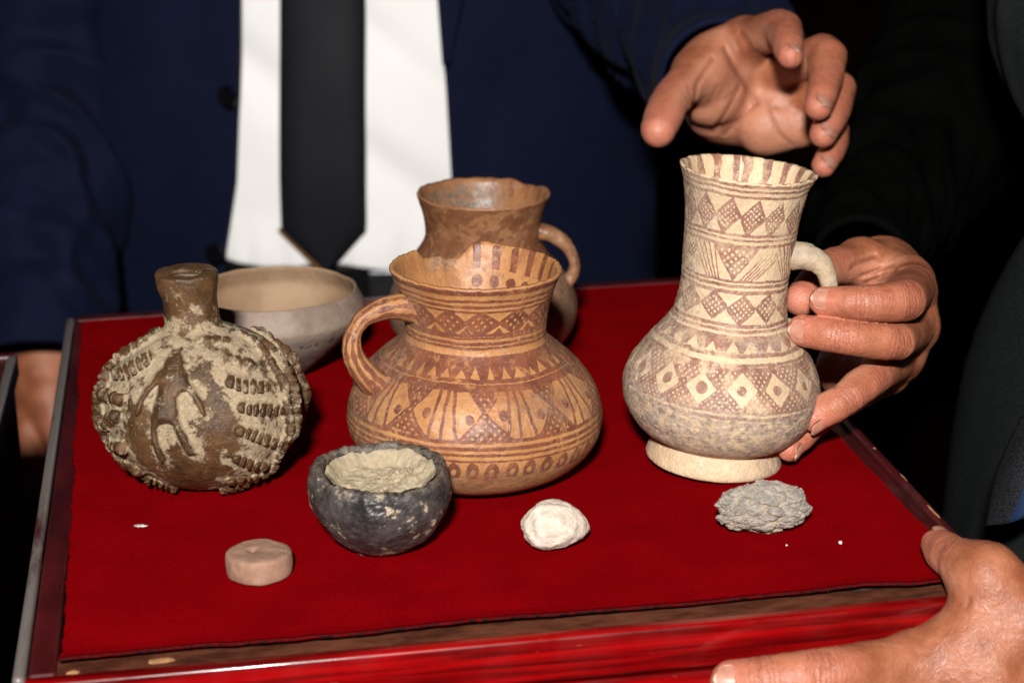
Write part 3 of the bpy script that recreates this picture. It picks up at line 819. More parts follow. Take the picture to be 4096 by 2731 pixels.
def flask():
    root = empty('clay_flask', 'round dark brown clay flask with applied lizard relief and crusted earth', 'flask', (-0.1216, 0.7610, 0.0), (0, math.radians(0.2), 0))
    vox = 9.4
    f = Field((-700, -600, -30), (700, 590, 1370), vox)
    sl, P = f.sub(f.lo, f.lo + vox * (f.n - 1))
    C0 = np.array([0, 0, 500.0]); ax = np.array([592.0, 500.0, 508.0])
    q = (P - C0) / ax
    k0 = np.linalg.norm(q, axis=-1); k1 = np.linalg.norm(q / ax, axis=-1)
    base = k0 * (k0 - 1.0) / np.maximum(k1, 1e-9)
    # neck with a thick rolled mouth (only the upper slab of the grid)
    d = base.copy()
    k0 = int((800 - f.lo[2]) / vox)
    Pn = P[:, :, k0:]
    cx = -40 - 22 * (Pn[..., 2] - 960) / 370
    rad = np.hypot(Pn[..., 0] - cx, Pn[..., 1] - 30)
    hn = Pn[..., 2]
    rn = 163 + 22 * smoothstep(1150, 1290, hn) + 60 * smoothstep(1010, 920, hn) - 8 * smoothstep(1325, 1345, hn)
    box_n = (rad < 260)
    nz1 = np.zeros(rad.shape); nz1[box_n] = perlin(Pn[box_n] / 120 + 4)
    neck = np.maximum(rad - rn + 8 * nz1, np.maximum(hn - (1332 + 14 * nz1), 700 - hn))
    dn = smin(base[:, :, k0:], neck, 55)
    hole = np.hypot((Pn[..., 0] - cx + 14) / 1.25, (Pn[..., 1] - 10)) - 78 - 14 * nz1
    hole = np.maximum(hole + 8, 1312 - hn)
    d[:, :, k0:] = -smin(-dn, hole, 18)
    body = d.copy()
    rel = np.full(d.shape, 500.0)
    def strip(pts, R, notch=0.0, period=46.0, k=6.0, phase=0.0, lift=0.15, tip=0.0, lump=6.0):
        nonlocal rel
        pts = np.array(pts, float)
        out = (pts - C0) / ax ** 2; out /= np.linalg.norm(out, axis=1)[:, None]
        pts = pts + out * R * lift
        lo = pts.min(0) - R * 1.6 - 40; hi = pts.max(0) + R * 1.6 + 40
        s, Q = f.sub(lo, hi)
        acc = 0.0; best = np.full(Q.shape[:3], 1e3); sp = np.zeros(Q.shape[:3])
        for a, b in zip(pts[:-1], pts[1:]):
            dd, tt = seg_dist(Q, a, b); L = np.linalg.norm(b - a)
            m = dd < best
            best = np.where(m, dd, best); sp = np.where(m, acc + tt * L, sp); acc += L
        ends = np.minimum(sp, acc - sp)
        tp = 0.28 * np.clip(1 + 1.6 * lift, 0.03, 1); r = R * (1 - tp + tp * smoothstep(0, R * 1.2, ends))
        if notch:
            r = r - notch * smoothstep(0.62, 1.0, np.cos(2 * math.pi * sp / period + phase + 1.2 * perlin(Q / 90)))
        r = (r + lump * perlin(Q / 45)) * (1 - tip * sp / max(acc, 1e-6))
        rel[s] = smin(rel[s], best - r, k)
    # lizard: one flat appliqué with crisp edges, laid on the front of the body as a height above its wall
    LIZ = [(-140, 918), (-165, 898), (-172, 868), (-200, 846), (-260, 778), (-305, 710), (-335, 640), (-344, 596), (-325, 586), (-303, 618), (-270, 698), (-222, 764), (-195, 778), (-200, 734), (-225, 666), (-245, 588), (-252, 494), (-240, 406), (-215, 308), (-195, 294), (-176, 332), (-183, 402), (-203, 478), (-208, 530), (-188, 558), (-150, 566), (-115, 560), (-97, 514), (-68, 434), (-40, 368), (14, 366), (2, 424), (-28, 500), (-58, 562), (-74, 620), (-80, 710), (-60, 742), (-20, 746), (22, 694), (47, 640), (72, 604), (88, 616), (77, 678), (42, 744), (-8, 796), (-36, 846), (-48, 898), (-60, 930), (-100, 936)]
    gx = f.lo[0] + vox * np.arange(f.n[0]); gz = f.lo[2] + vox * np.arange(f.n[2])
    PX, PZ = np.meshgrid(gx, gz, indexing='ij')
    w1 = 6 * perlin(np.stack([PX / 50, PZ / 50, PX * 0], -1)); w2 = 6 * perlin(np.stack([PX / 50, PZ / 50, PX * 0 + 7], -1))
    QX, QZ = PX + w1, PZ + w2
    def poly_sd(pts):
        pts = np.array(pts, float); n = len(pts)
        best = np.full(QX.shape, 1e9); inside = np.zeros(QX.shape, bool)
        for k in range(n):
            (x0, z0), (x1, z1) = pts[k], pts[(k + 1) % n]
            t = np.clip(((QX - x0) * (x1 - x0) + (QZ - z0) * (z1 - z0)) / max((x1 - x0) ** 2 + (z1 - z0) ** 2, 1e-9), 0, 1)
            best = np.minimum(best, np.hypot(QX - x0 - t * (x1 - x0), QZ - z0 - t * (z1 - z0)))
            if z1 != z0:
                inside ^= ((z0 > QZ) != (z1 > QZ)) & (QX < (x1 - x0) * (QZ - z0) / (z1 - z0) + x0)
        return np.where(inside, -best, best)
    sd = poly_sd(LIZ)
    hmap = smoothstep(-3, 12, -sd) * (34 + 16 * smoothstep(4, 46, -sd))
    hmap = hmap + 10 * np.exp(-(np.hypot((QX + 105) * 0.7, QZ - 905) / 30) ** 2) - 14 * smoothstep(9, 3, np.abs(QZ - 868 - 0.1 * (QX + 110))) * smoothstep(90, 60, np.abs(QX + 112))
    near2 = sd.copy()
    S = [(-492,-183,774),(-267,-256,890),(-587,-155,640),(-457,-324,666),(-617,-124,428),(-482,-337,564),(-577,-78,290),(-457,-337,362),(-507,-109,206),(-387,-251,176),(-337,-151,92),(-187,-171,42),
         (218,-396,782),(413,-326,724),(288,-440,648),(483,-336,564),(268,-472,506),(483,-313,364),(238,-448,322),(383,-299,214),(183,-352,154),(353,-149,100),(123,-176,30),(253,-165,60)]
    rs = np.random.RandomState(5)
    for i in range(0, len(S), 2):
        a, b = np.array(S[i], float), np.array(S[i + 1], float)
        if abs(a[0] + b[0]) / 2 < 440:
            # notched strip pressed on the front
            (x0, z0), (x1, z1) = a[[0, 2]], b[[0, 2]]
            L = math.hypot(x1 - x0, z1 - z0); ux, uz = (x1 - x0) / L, (z1 - z0) / L
            t = (QX - x0) * ux + (QZ - z0) * uz; v = -(QX - x0) * uz + (QZ - z0) * ux
            tc = np.clip(t, 0, L); half = 33 + 6 * np.sin(tc / L * math.pi)
            cd = np.hypot(t - tc, v + 7 * np.sin(tc / 60 + i)) - half
            cuts = np.cumsum(np.r_[rs.uniform(18, 34), rs.uniform(34, 56, 6)])
            gap = np.min([np.abs(t - c + 0.25 * v) for c in cuts], axis=0)
            hh = smoothstep(-3, 15, -cd) * 42 * (1 - 0.75 * smoothstep(11, 3, gap))
            hmap = np.maximum(hmap, hh); near2 = np.minimum(near2, cd)
            continue
        mid = (a + b) / 2; o = (mid - C0) / ax; mid = C0 + ax * o / np.linalg.norm(o)
        strip([a, mid, b], 49, 17, 44 + 5 * ((i * 7) % 3), k=6, phase=i, lift=-0.26, lump=9)
    strip([(33,-185,976),(173,-164,964)], 50, 10, 60, lift=-0.5); strip([(163,-305,892),(323,-270,852)], 50, 12, 60, lift=-0.5)
    strip([(233,-35,974),(343,-80,924),(443,-173,828),(513,-220,718),(538,-272,578),(543,-270,438),(483,-266,288),(403,-141,128)], 32, 10, 62, lift=-0.3, lump=9)
    strip([(353,-42,924),(473,-59,840),(548,-136,730),(578,-200,604),(583,-216,472),(543,-231,350)], 36, 12, 58, lift=-0.3, lump=10)
    strip([(-237,-44,972),(-327,-79,932),(-477,-31,840),(-567,-59,732),(-612,-99,620),(-627,-106,464),(-592,-67,314),(-507,-109,206),(-367,-149,108)], 50, 14, 66, lift=-0.35, lump=14)
    # far side mirrors the ring of strips so the flask also reads from the side
    strip([(-300,250,900),(-520,240,720),(-590,230,480),(-520,240,260)], 56, 16, 62, lift=-0.4); strip([(300,250,900),(520,240,720),(590,230,480),(520,240,260)], 56, 16, 62, lift=-0.4)
    d = smin(d, rel, 8)
    front = smoothstep(-10, -60, P[..., 1]) * (P[..., 2] < 985)
    d = d - front * hmap[:, None, :]
    d = np.maximum(d, 8 - P[..., 2] - 1e-3)      # worn flat where it stands
    f.D[:] = d
    V, Fq = f.mesh()
    # attributes: how proud of the plain body each point is
    def samp(G):
        g = (V - f.lo) / vox; i = np.clip(np.floor(g).astype(int), 0, f.n - 2); w = g - i; o = 0
        for dx in (0, 1):
            for dy in (0, 1):
                for dz in (0, 1):
                    ww = (w[:, 0] if dx else 1 - w[:, 0]) * (w[:, 1] if dy else 1 - w[:, 1]) * (w[:, 2] if dz else 1 - w[:, 2])
                    o = o + ww * G[i[:, 0] + dx, i[:, 1] + dy, i[:, 2] + dz]
        return o
    proud = samp(body); near = np.minimum(samp(rel), samp(np.where(P[..., 1] < 0, near2[:, None, :], 500.0)))
    nrm = (V - C0) / ax ** 2; nrm /= np.linalg.norm(nrm, axis=1)[:, None]
    V = V + nrm * ((3.2 * fbm(V / 42, 3) + 9 * fbm(V / 260, 2)) * smoothstep(8, 60, V[:, 2]) * smoothstep(1200, 1000, V[:, 2]))[:, None] 
    V = V + ((V[:, 2] > 1000) * 2.6 * fbm(V / 40 + 9, 3))[:, None] * np.array([0.5, -0.6, 0.4])
    dirt = 0.40 + 0.36 * smoothstep(110, 20, near) - 0.50 * smoothstep(10, 30, proud)
    belly = smoothstep(520, 250, V[:, 2]) * smoothstep(430, 220, np.abs(V[:, 0] + 20)) + smoothstep(150, 60, np.hypot(V[:, 0] + 330, (V[:, 2] - 480) * 0.7)) + smoothstep(170, 70, np.hypot(V[:, 0] - 130, (V[:, 2] - 560) * 0.8))
    dirt = dirt - 0.42 * np.clip(belly, 0, 1)
    dirt = dirt - 0.34 * smoothstep(1010, 1120, V[:, 2]) + 0.30 * smoothstep(120, 40, np.hypot(V[:, 0] + 60, V[:, 2] - 1110))
    dirt = dirt + 0.5 * smoothstep(110, 70, np.hypot(V[:, 0] + 50, V[:, 1] - 10)) * smoothstep(1250, 1290, V[:, 2])
    mesh_obj('body', V * FK, Fq, mat_flask(), root, {'dirt': dirt})
    return root
flask()

# ---------------------------------------------------------------- stones and small finds
def sphere_grid(n, m):
    ph = np.linspace(0, math.pi, n)[:, None]; ps = np.linspace(0, 2 * math.pi, m, endpoint=False)[None, :]
    q = np.stack([np.sin(ph) * np.cos(ps), np.sin(ph) * np.sin(ps), np.cos(ph) + 0 * ps], -1)
    i = np.arange(n - 1)[:, None] * m + np.arange(m)[None, :]; j = np.arange(n - 1)[:, None] * m + (np.arange(m)[None, :] + 1) % m
    return q, np.stack([i, i + m, j + m, j], -1).reshape(-1, 4)
def drop(V):
    V[:, 2] -= np.percentile(V[:, 2], 0.6); V[:, 2] = np.maximum(V[:, 2], 0.0001); return V

def spindle():
    D = dict(ur=6.25e-5, uh=6.3e-5)
    r, h, side, th = lathe_grid([(0, 0), (120, 0), (172, 5), (185, 24), (188, 75), (186, 122), (178, 137)], [(160, 144), (110, 146), (60, 146), (30, 145), (0, 145)], 70, 40, 120)
    P = lathe_points(r * D['ur'], h * D['uh'], th)
    sq = 1 + 0.018 * np.cos(4 * th)[None, :, None] * np.array([1, 1, 0])
    P = P * sq
    P = P + fbm(P * 160, 3)[..., None] * 0.00022 * np.array([1, 1, 1])
    P[..., 2] -= 0.0011 * np.exp(-((P[..., 0] + 0.0022) ** 2 + (P[..., 1] - 0.0005) ** 2) / 0.0017 ** 2) * (P[..., 2] > 0.006) + 0.0004 * np.exp(-((P[..., 0] - 0.003) ** 2 + (P[..., 1] + 0.001) ** 2) / 0.004 ** 2) * (P[..., 2] > 0.006)
    t = NT('pinkish_fired_clay')
    n = t.noise(140, 5, 0.65)
    c = t.mix(t.ramp(n, 0.32, 0.68), (0.225, 0.125, 0.083), (0.30, 0.178, 0.125))
    c = t.mix(t.ramp(t.noise(1400, 2, 0.5), 0.70, 0.75, 0, 0.7), c, (0.60, 0.48, 0.38))
    t.set(color=c, rough=0.85, spec=0.2, normal=t.bump(t.noise(500, 5, 0.7), 0.35, 0.0006))
    o = mesh_obj('clay_disc', drop(P.reshape(-1, 3)), lathe_faces(len(r), len(th)), t.mat)
    o.location = (-0.0917, 0.6722, 0)
    tag(o, 'thick pinkish clay disc with a dimple, lying at the front left', 'clay disc')
spindle()

def white_stone():
    q, Fq = sphere_grid(150, 220)
    x, y, z = q[..., 0], q[..., 1], q[..., 2]
    V = q * np.array([0.0120, 0.0098, 0.0088])
    V[..., 0] *= 1 - 0.10 * z
    V[..., 2] *= 1 - 0.12 * np.clip(x, -1, 1)
    V[..., 1] *= 1 - 0.10 * np.clip(x, 0, 1)
    lump = fbm(q * 1.3 + 3, 2) * 0.09 + np.abs(fbm(q * 2.6 + 8, 2)) * 0.03 + fbm(q * 14, 3) * 0.012
    rings = 0.012 * np.sin(9 * np.linalg.norm(q - np.array([-0.3, -0.6, 0.3]), axis=-1) * 2)
    nodule = 0.03 * np.exp(-np.linalg.norm(q - np.array([0.95, -0.2, -0.25]), axis=-1) ** 2 / 0.05)
    V = V * (1 + lump + rings + nodule)[..., None]
    a = math.radians(-14); c, s = math.cos(a), math.sin(a)
    V = V.reshape(-1, 3); V = np.stack([V[:, 0] * c + V[:, 1] * s, -V[:, 0] * s + V[:, 1] * c, V[:, 2]], 1)
    t = NT('chalky_white_stone')
    n = t.noise(240, 6, 0.7)
    col = t.mix(t.ramp(n, 0.3, 0.65), (0.44, 0.36, 0.28), (0.60, 0.52, 0.44))
    t.set(color=col, rough=0.9, spec=0.2, normal=t.bump(n, 0.7, 0.0011))
    o = mesh_obj('white_stone', drop(V), Fq, t.mat)
    o.location = (0.0142, 0.6905, 0)
    tag(o, 'rough chalky white pebble on the velvet, in front of the painted jar', 'pebble')
white_stone()

def grey_lump():
    q, Fq = sphere_grid(260, 420)
    V = q * np.array([0.0168, 0.0100, 0.0090])
    # plates: cells with their own tilt, deep cracks between them
    rs = np.random.RandomState(11)
    nc = 90
    C = rs.normal(size=(nc, 3)); C /= np.linalg.norm(C, axis=1)[:, None]
    qq = q + 0.07 * np.stack([fbm(q * 3.5 + k * 7.7, 3) for k in range(3)], -1)
    dd = np.linalg.norm(qq.reshape(-1, 1, 3) - C[None], axis=-1)
    idx = np.argsort(dd, axis=1)[:, :2]
    d1 = np.take_along_axis(dd, idx[:, :1], 1)[:, 0]; d2 = np.take_along_axis(dd, idx[:, 1:2], 1)[:, 0]
    rel = qq.reshape(-1, 3) - C[idx[:, 0]]
    dirn = rs.normal(size=(nc, 3)); dirn /= np.linalg.norm(dirn, axis=1)[:, None]
    along = (rel * dirn[idx[:, 0]]).sum(1)
    crack = smoothstep(0.0, 0.06, d2 - d1)
    scale = 0.10 * np.sqrt(np.clip(1 - (d1 / 0.30) ** 2, 0, 1)) + 0.20 * along      # knob with a lifted lip, like a cone scale
    stria = 0.006 * np.sin(90 * along + 2 * perlin(qq.reshape(-1, 3) * 6))
    rad = 0.93 + (scale + stria + rs.uniform(-0.03, 0.05, nc)[idx[:, 0]]) * (0.35 + 0.65 * crack) - 0.03 * (1 - crack)
    rad = rad + (0.08 * fbm(q * 1.8 + 5, 2) + 0.03 * fbm(q * 12, 3)).ravel()
    V = V.reshape(-1, 3) * rad[:, None]
    a = math.radians(-3); c, s = math.cos(a), math.sin(a)
    V = np.stack([V[:, 0] * c + V[:, 1] * s, -V[:, 0] * s + V[:, 1] * c, V[:, 2]], 1)
    V[:, 2] = V[:, 2] * 1.02
    t = NT('grey_encrusted_lump')
    n = t.noise(380, 6, 0.72)
    col = t.mix(t.ramp(n, 0.3, 0.7), (0.17, 0.150, 0.128), (0.34, 0.300, 0.255))
    col = t.mix(t.ramp(t.noise(150, 4, 0.7), 0.58, 0.68, 0, 0.6), col, (0.46, 0.34, 0.21))
    col = t.mix(t.math('MULTIPLY', t.ramp(t.attr('crack'), 0.9, 0.2), 0.55), col, (0.36, 0.285, 0.20))
    t.set(color=col, rough=0.85, spec=0.3, normal=t.bump(n, 0.8, 0.0010))
    o = mesh_obj('grey_lump', drop(V), Fq, t.mat, None, {'crack': crack})
    o.location = (0.0918, 0.7010, 0)
    tag(o, 'jagged grey encrusted lump on the velvet, in front of the tall jug', 'mineral lump')
grey_lump()

def crumb(name, label, cat, loc, size, mat, seed):
    q, Fq = sphere_grid(16, 22)
    V = (q * np.array(size) * (1 + 0.45 * fbm(q * 2.3 + seed, 2))[..., None]).reshape(-1, 3)
    o = mesh_obj(name, drop(V), Fq, mat); o.location = loc
    return tag(o, label, cat)
M_WHITEBIT = mat_plain('white_crumb', (0.75, 0.72, 0.70), 0.6, 0.15, 900)
M_FOIL = mat_plain('silvery_flake', (0.72, 0.62, 0.60), 0.25, 0.2, 900, metal=0.6)
crumb('white_crumb', 'tiny white crumb lying alone at the right of the velvet', 'crumb', (0.1182, 0.6885, 0), (0.0006, 0.0009, 0.0005), M_WHITEBIT, 1)
crumb('pale_crumb', 'pale crumb on the velvet between the flask and the grey bowl', 'crumb', (-0.0953, 0.8700, 0), (0.0030, 0.0030, 0.0018), M_SOIL, 2)
crumb('silvery_flake', 'small silvery flake on the velvet below the lumpy flask', 'flake', (-0.1418, 0.7174, 0), (0.0026, 0.0011, 0.0005), M_FOIL, 3)
for k, (x, y) in ((3, (0.0985, 0.6875)),):
    crumb('velvet_speck', ['minute pale speck right of the silvery flake on the velvet', 'minute pale speck near the front edge of the velvet, below the black cup and pebble', 'minute pale speck right of the clay disc on the velvet', 'minute pale speck at the foot of the grey lump'][k], 'speck', (x, y, 0), (0.00035, 0.0003, 0.0003), M_WHITEBIT, 20 + k)
# ---------------------------------------------------------------- hands: joints (mm) and radii
HANDS = {'A': {'fingers': [{'name': 'thumb', 'J': [[97.0, 994.7, 121.3], [77.1, 959.9, 111.1], [69.7, 939.1, 101.9]], 'R': [10.96, 9.19, 8.47], 'dorsal': [-0.672, 0.612, 0.416], 'nail': False}, {'name': 'index', 'J': [[118.5, 1002.2, 131.8], [131.5, 970.2, 143.2], [130.8, 947.2, 140.1], [130.5, 933.3, 136.3]], 'R': [10.41, 9.19, 7.42, 5.99], 'dorsal': [0.474, -0.638, 0.607], 'nail': True}, {'name': 'finger', 'J': [[135.6, 1003.8, 117.0], [154.0, 975.4, 130.0], [149.7, 953.2, 119.6], [144.5, 937.0, 111.7]], 'R': [9.87, 9.57, 7.86, 6.51], 'dorsal': [0.474, -0.638, 0.607], 'nail': True}, {'name': 'finger', 'J': [[143.9, 1005.1, 101.5], [160.9, 981.7, 113.4], [155.7, 959.6, 103.7], [148.4, 945.8, 96.6]], 'R': [9.33, 8.5, 7.37, 6.49], 'dorsal': [0.474, -0.638, 0.607], 'nail': True}, {'name': 'finger', 'J': [[146.1, 1005.2, 88.6], [160.7, 987.7, 93.1], [157.9, 968.4, 85.3], [150.5, 955.0, 79.6]], 'R': [8.46, 6.65, 6.07, 5.78], 'dorsal': [0.474, -0.638, 0.607], 'nail': True}], 'palm': [[([113.6, 1047.2, 95.1], 11.91), ([116.1, 1022.0, 114.8], 11.57), ([119.1, 1007.9, 129.9], 9.87)], [([114.2, 1046.6, 93.3], 11.91), ([125.8, 1024.9, 104.2], 11.33), ([135.8, 1009.6, 115.4], 9.63)], [([114.7, 1045.7, 90.3], 11.91), ([129.3, 1021.9, 94.8], 11.64), ([143.0, 1006.9, 100.5], 9.95)], [([114.7, 1039.6, 87.8], 12.47), ([128.6, 1005.3, 88.9], 12.99), ([144.9, 1001.1, 88.9], 10.53)], [([107.0, 1026.0, 94.4], 12.3), ([99.9, 998.2, 106.1], 12.84), ([96.7, 990.9, 116.0], 11.23)], [([93.0, 989.6, 118.7], 8.85), ([103.5, 1000.2, 125.5], 9.51), ([116.9, 1004.3, 131.7], 9.53)], [([101.4, 1002.0, 111.4], 11.37), ([111.8, 1010.1, 117.0], 10.83), ([119.3, 1008.7, 125.6], 9.59)], [([105.5, 1017.2, 99.9], 11.57), ([119.0, 1019.4, 106.6], 11.57), ([131.4, 1012.5, 111.3], 9.67)], [([114.4, 1019.5, 90.6], 11.62), ([131.0, 1016.3, 97.1], 11.57), ([138.9, 1009.0, 106.9], 9.04)], [([109.8, 1033.5, 85.3], 10.55), ([101.7, 1014.8, 92.4], 9.74)], [([112.0, 1055.2, 87.2], 12.65), ([109.1, 1117.2, 84.3], 14.03), ([109.1, 1190.8, 84.5], 16.32)]], 'creases': [{'P': [[105.6, 987.2, 130.7], [110.6, 989.3, 120.8], [117.6, 992.1, 110.0], [122.5, 991.7, 102.1]], 'w': 1.3, 'dep': 1.3}, {'P': [[113.7, 987.7, 138.7], [118.8, 984.8, 129.7], [128.7, 983.6, 126.1]], 'w': 1.3, 'dep': 1.3}, {'P': [[123.2, 989.3, 111.0], [128.3, 986.3, 101.9], [135.7, 984.1, 101.6]], 'w': 1.3, 'dep': 1.3}, {'P': [[98.9, 978.8, 127.6], [90.9, 966.4, 118.3], [89.2, 972.1, 106.7]], 'w': 1.0, 'dep': 0.9}, {'P': [[113.2, 989.3, 111.2], [108.2, 991.0, 100.1], [101.7, 1002.4, 86.4]], 'w': 1.0, 'dep': 0.9}, {'P': [[127.7, 986.0, 100.8], [132.8, 982.3, 89.4], [139.7, 984.4, 82.8]], 'w': 1.0, 'dep': 0.9}, {'P': [[121.9, 991.7, 102.1], [113.1, 992.2, 93.8], [107.7, 1002.0, 85.1]], 'w': 1.0, 'dep': 0.9}, {'P': [[93.8, 966.8, 122.8], [88.4, 964.4, 115.2]], 'w': 0.8, 'dep': 0.5}, {'P': [[101.3, 977.5, 113.7], [97.2, 977.0, 105.6]], 'w': 0.8, 'dep': 0.5}, {'P': [[110.7, 988.6, 109.0], [106.5, 987.6, 105.7]], 'w': 0.8, 'dep': 0.5}, {'P': [[85.5, 958.2, 118.8], [87.4, 962.3, 108.7]], 'w': 0.8, 'dep': 0.5}], 'palm_dir': [-0.101, -0.988, 0.114]}, 'B': {'fingers': [{'name': 'thumb', 'J': [[147.9, 835.8, 64.6], [131.3, 816.0, 68.6], [117.0, 792.9, 62.1]], 'R': [8.64, 7.65, 6.83], 'dorsal': [0.322, 0.875, 0.362], 'nail': False}, {'name': 'finger', 'J': [[164.8, 807.3, 61.0], [153.1, 762.7, 69.3], [136.5, 757.7, 70.2], [121.6, 762.9, 70.0]], 'R': [9.5, 8.12, 6.96, 5.89], 'dorsal': [0.003, -0.896, 0.444], 'nail': True}, {'name': 'finger', 'J': [[166.3, 806.3, 44.8], [149.4, 760.6, 53.1], [127.3, 755.8, 57.6], [113.7, 762.3, 58.3]], 'R': [9.21, 7.28, 6.85, 6.28], 'dorsal': [-0.002, -0.978, 0.209], 'nail': True}, {'name': 'finger', 'J': [[161.1, 809.1, 30.8], [143.0, 770.7, 35.5], [130.0, 759.6, 30.3], [119.0, 759.3, 22.9]], 'R': [8.96, 7.1, 6.52, 6.1], 'dorsal': [0.41, -0.757, -0.508], 'nail': True}, {'name': 'finger', 'J': [[156.6, 815.5, 21.1], [136.9, 796.1, 16.3], [121.5, 775.9, 15.6], [109.7, 759.4, 10.1]], 'R': [8.05, 6.24, 5.65, 5.05], 'dorsal': [0.95, -0.272, -0.155], 'nail': True}], 'palm': [[([162.9, 905.7, 30.7], 13.96), ([165.5, 858.8, 48.1], 12.88), ([165.4, 813.0, 59.3], 9.89)], [([161.3, 903.9, 25.1], 13.96), ([166.4, 850.0, 36.9], 12.11), ([166.8, 810.3, 44.2], 9.92)], [([158.9, 896.9, 19.6], 13.89), ([161.3, 846.4, 25.8], 11.77), ([161.7, 812.2, 30.5], 9.65)], [([154.1, 884.7, 14.4], 13.74), ([145.0, 845.7, 14.0], 10.42), ([156.3, 817.6, 21.1], 8.4)], [([164.7, 891.3, 34.9], 13.74), ([162.8, 860.3, 52.8], 11.49), ([149.2, 839.5, 63.2], 9.16)], [([161.1, 851.5, 58.2], 10.32), ([166.2, 827.7, 59.2], 9.39)], [([160.8, 909.9, 27.2], 15.52), ([172.7, 962.5, 27.5], 17.11), ([193.4, 1026.5, 30.6], 19.79)]], 'creases': [{'P': [[144.4, 833.8, 58.6], [151.5, 828.6, 62.0], [160.2, 825.7, 66.1]], 'w': 0.9, 'dep': 0.9}, {'P': [[147.5, 820.5, 59.6], [154.6, 816.8, 64.6], [163.0, 812.6, 67.7]], 'w': 0.9, 'dep': 0.9}, {'P': [[140.7, 828.7, 62.2], [145.0, 823.3, 68.5], [152.6, 828.9, 69.6]], 'w': 0.9, 'dep': 0.9}, {'P': [[150.6, 816.1, 62.2], [157.3, 809.9, 65.9], [163.5, 804.8, 66.5]], 'w': 0.9, 'dep': 0.9}], 'palm_dir': [-0.958, -0.268, 0.106]}, 'C': {'fingers': [{'name': 'thumb', 'J': [[159.9, 641.2, 8.2], [152.4, 654.7, 7.7], [150.6, 672.3, 6.5]], 'R': [9.63, 7.84, 6.13], 'dorsal': [0.397, 0.176, 0.901], 'nail': True}, {'name': 'finger', 'J': [[134.5, 631.6, -21.7], [101.2, 618.4, -17.0], [82.0, 617.9, -18.4], [71.6, 619.7, -19.4]], 'R': [11.4, 9.24, 8.44, 7.47], 'dorsal': [-0.087, -0.794, 0.602], 'nail': True}, {'name': 'finger', 'J': [[136.3, 625.0, -35.7], [100.2, 616.8, -35.0], [82.4, 618.1, -37.5], [69.1, 619.8, -38.7]], 'R': [10.86, 9.49, 8.77, 7.54], 'dorsal': [-0.097, -0.912, 0.399], 'nail': True}, {'name': 'finger', 'J': [[139.9, 622.1, -51.2], [105.5, 615.3, -52.8], [89.6, 616.7, -55.0], [77.7, 618.4, -56.2]], 'R': [10.39, 9.04, 8.31, 7.33], 'dorsal': [-0.099, -0.947, 0.306], 'nail': True}, {'name': 'finger', 'J': [[145.6, 621.6, -65.9], [117.9, 614.4, -68.6], [105.8, 614.1, -69.8], [96.9, 615.7, -71.1]], 'R': [9.68, 7.58, 7.07, 6.33], 'dorsal': [-0.099, -0.947, 0.306], 'nail': True}], 'palm': [[([186.2, 642.1, -28.2], 17.01), ([159.8, 631.4, -22.2], 13.68), ([134.8, 633.2, -23.1], 11.43)], [([186.9, 642.9, -35.5], 17.08), ([161.0, 629.4, -35.2], 13.21), ([137.6, 628.6, -37.7], 10.92)], [([189.1, 645.0, -45.3], 17.2), ([163.2, 629.2, -48.8], 12.78), ([141.2, 625.8, -52.8], 10.45)], [([191.3, 647.9, -52.7], 16.79), ([166.9, 630.9, -63.1], 11.85), ([146.9, 625.4, -67.1], 9.74)], [([184.0, 646.1, -25.5], 15.53), ([171.8, 636.5, -6.5], 11.91), ([161.4, 642.7, 6.4], 9.4)], [([162.3, 640.8, 0.6], 8.38), ([154.2, 634.1, -10.5], 8.35), ([139.9, 633.7, -21.7], 10.16)], [([185.1, 648.2, -35.3], 17.2), ([219.8, 672.6, -57.5], 18.46)]], 'creases': [{'P': [[97.7, 611.9, -4.4], [96.5, 606.7, -7.7], [97.4, 605.0, -12.8]], 'w': 0.7, 'dep': 0.45}, {'P': [[100.1, 611.9, -4.5], [99.9, 606.8, -7.3], [99.1, 605.0, -12.8]], 'w': 0.7, 'dep': 0.45}, {'P': [[95.7, 611.5, -5.8], [94.5, 606.2, -9.0]], 'w': 0.7, 'dep': 0.45}, {'P': [[79.3, 613.3, -6.8], [78.6, 608.6, -11.5]], 'w': 0.7, 'dep': 0.45}, {'P': [[150.8, 652.7, 4.9], [154.4, 651.6, 1.4], [155.8, 650.3, -2.5]], 'w': 0.7, 'dep': 0.45}, {'P': [[149.3, 652.7, 4.9], [151.8, 651.3, 0.5]], 'w': 0.7, 'dep': 0.45}, {'P': [[154.7, 639.1, 1.6], [150.9, 628.4, 1.1]], 'w': 0.7, 'dep': 0.45}, {'P': [[102.9, 613.4, -6.3], [103.1, 608.1, -9.7]], 'w': 0.7, 'dep': 0.45}], 'palm_dir': [0.0, 0.952, -0.306]}}
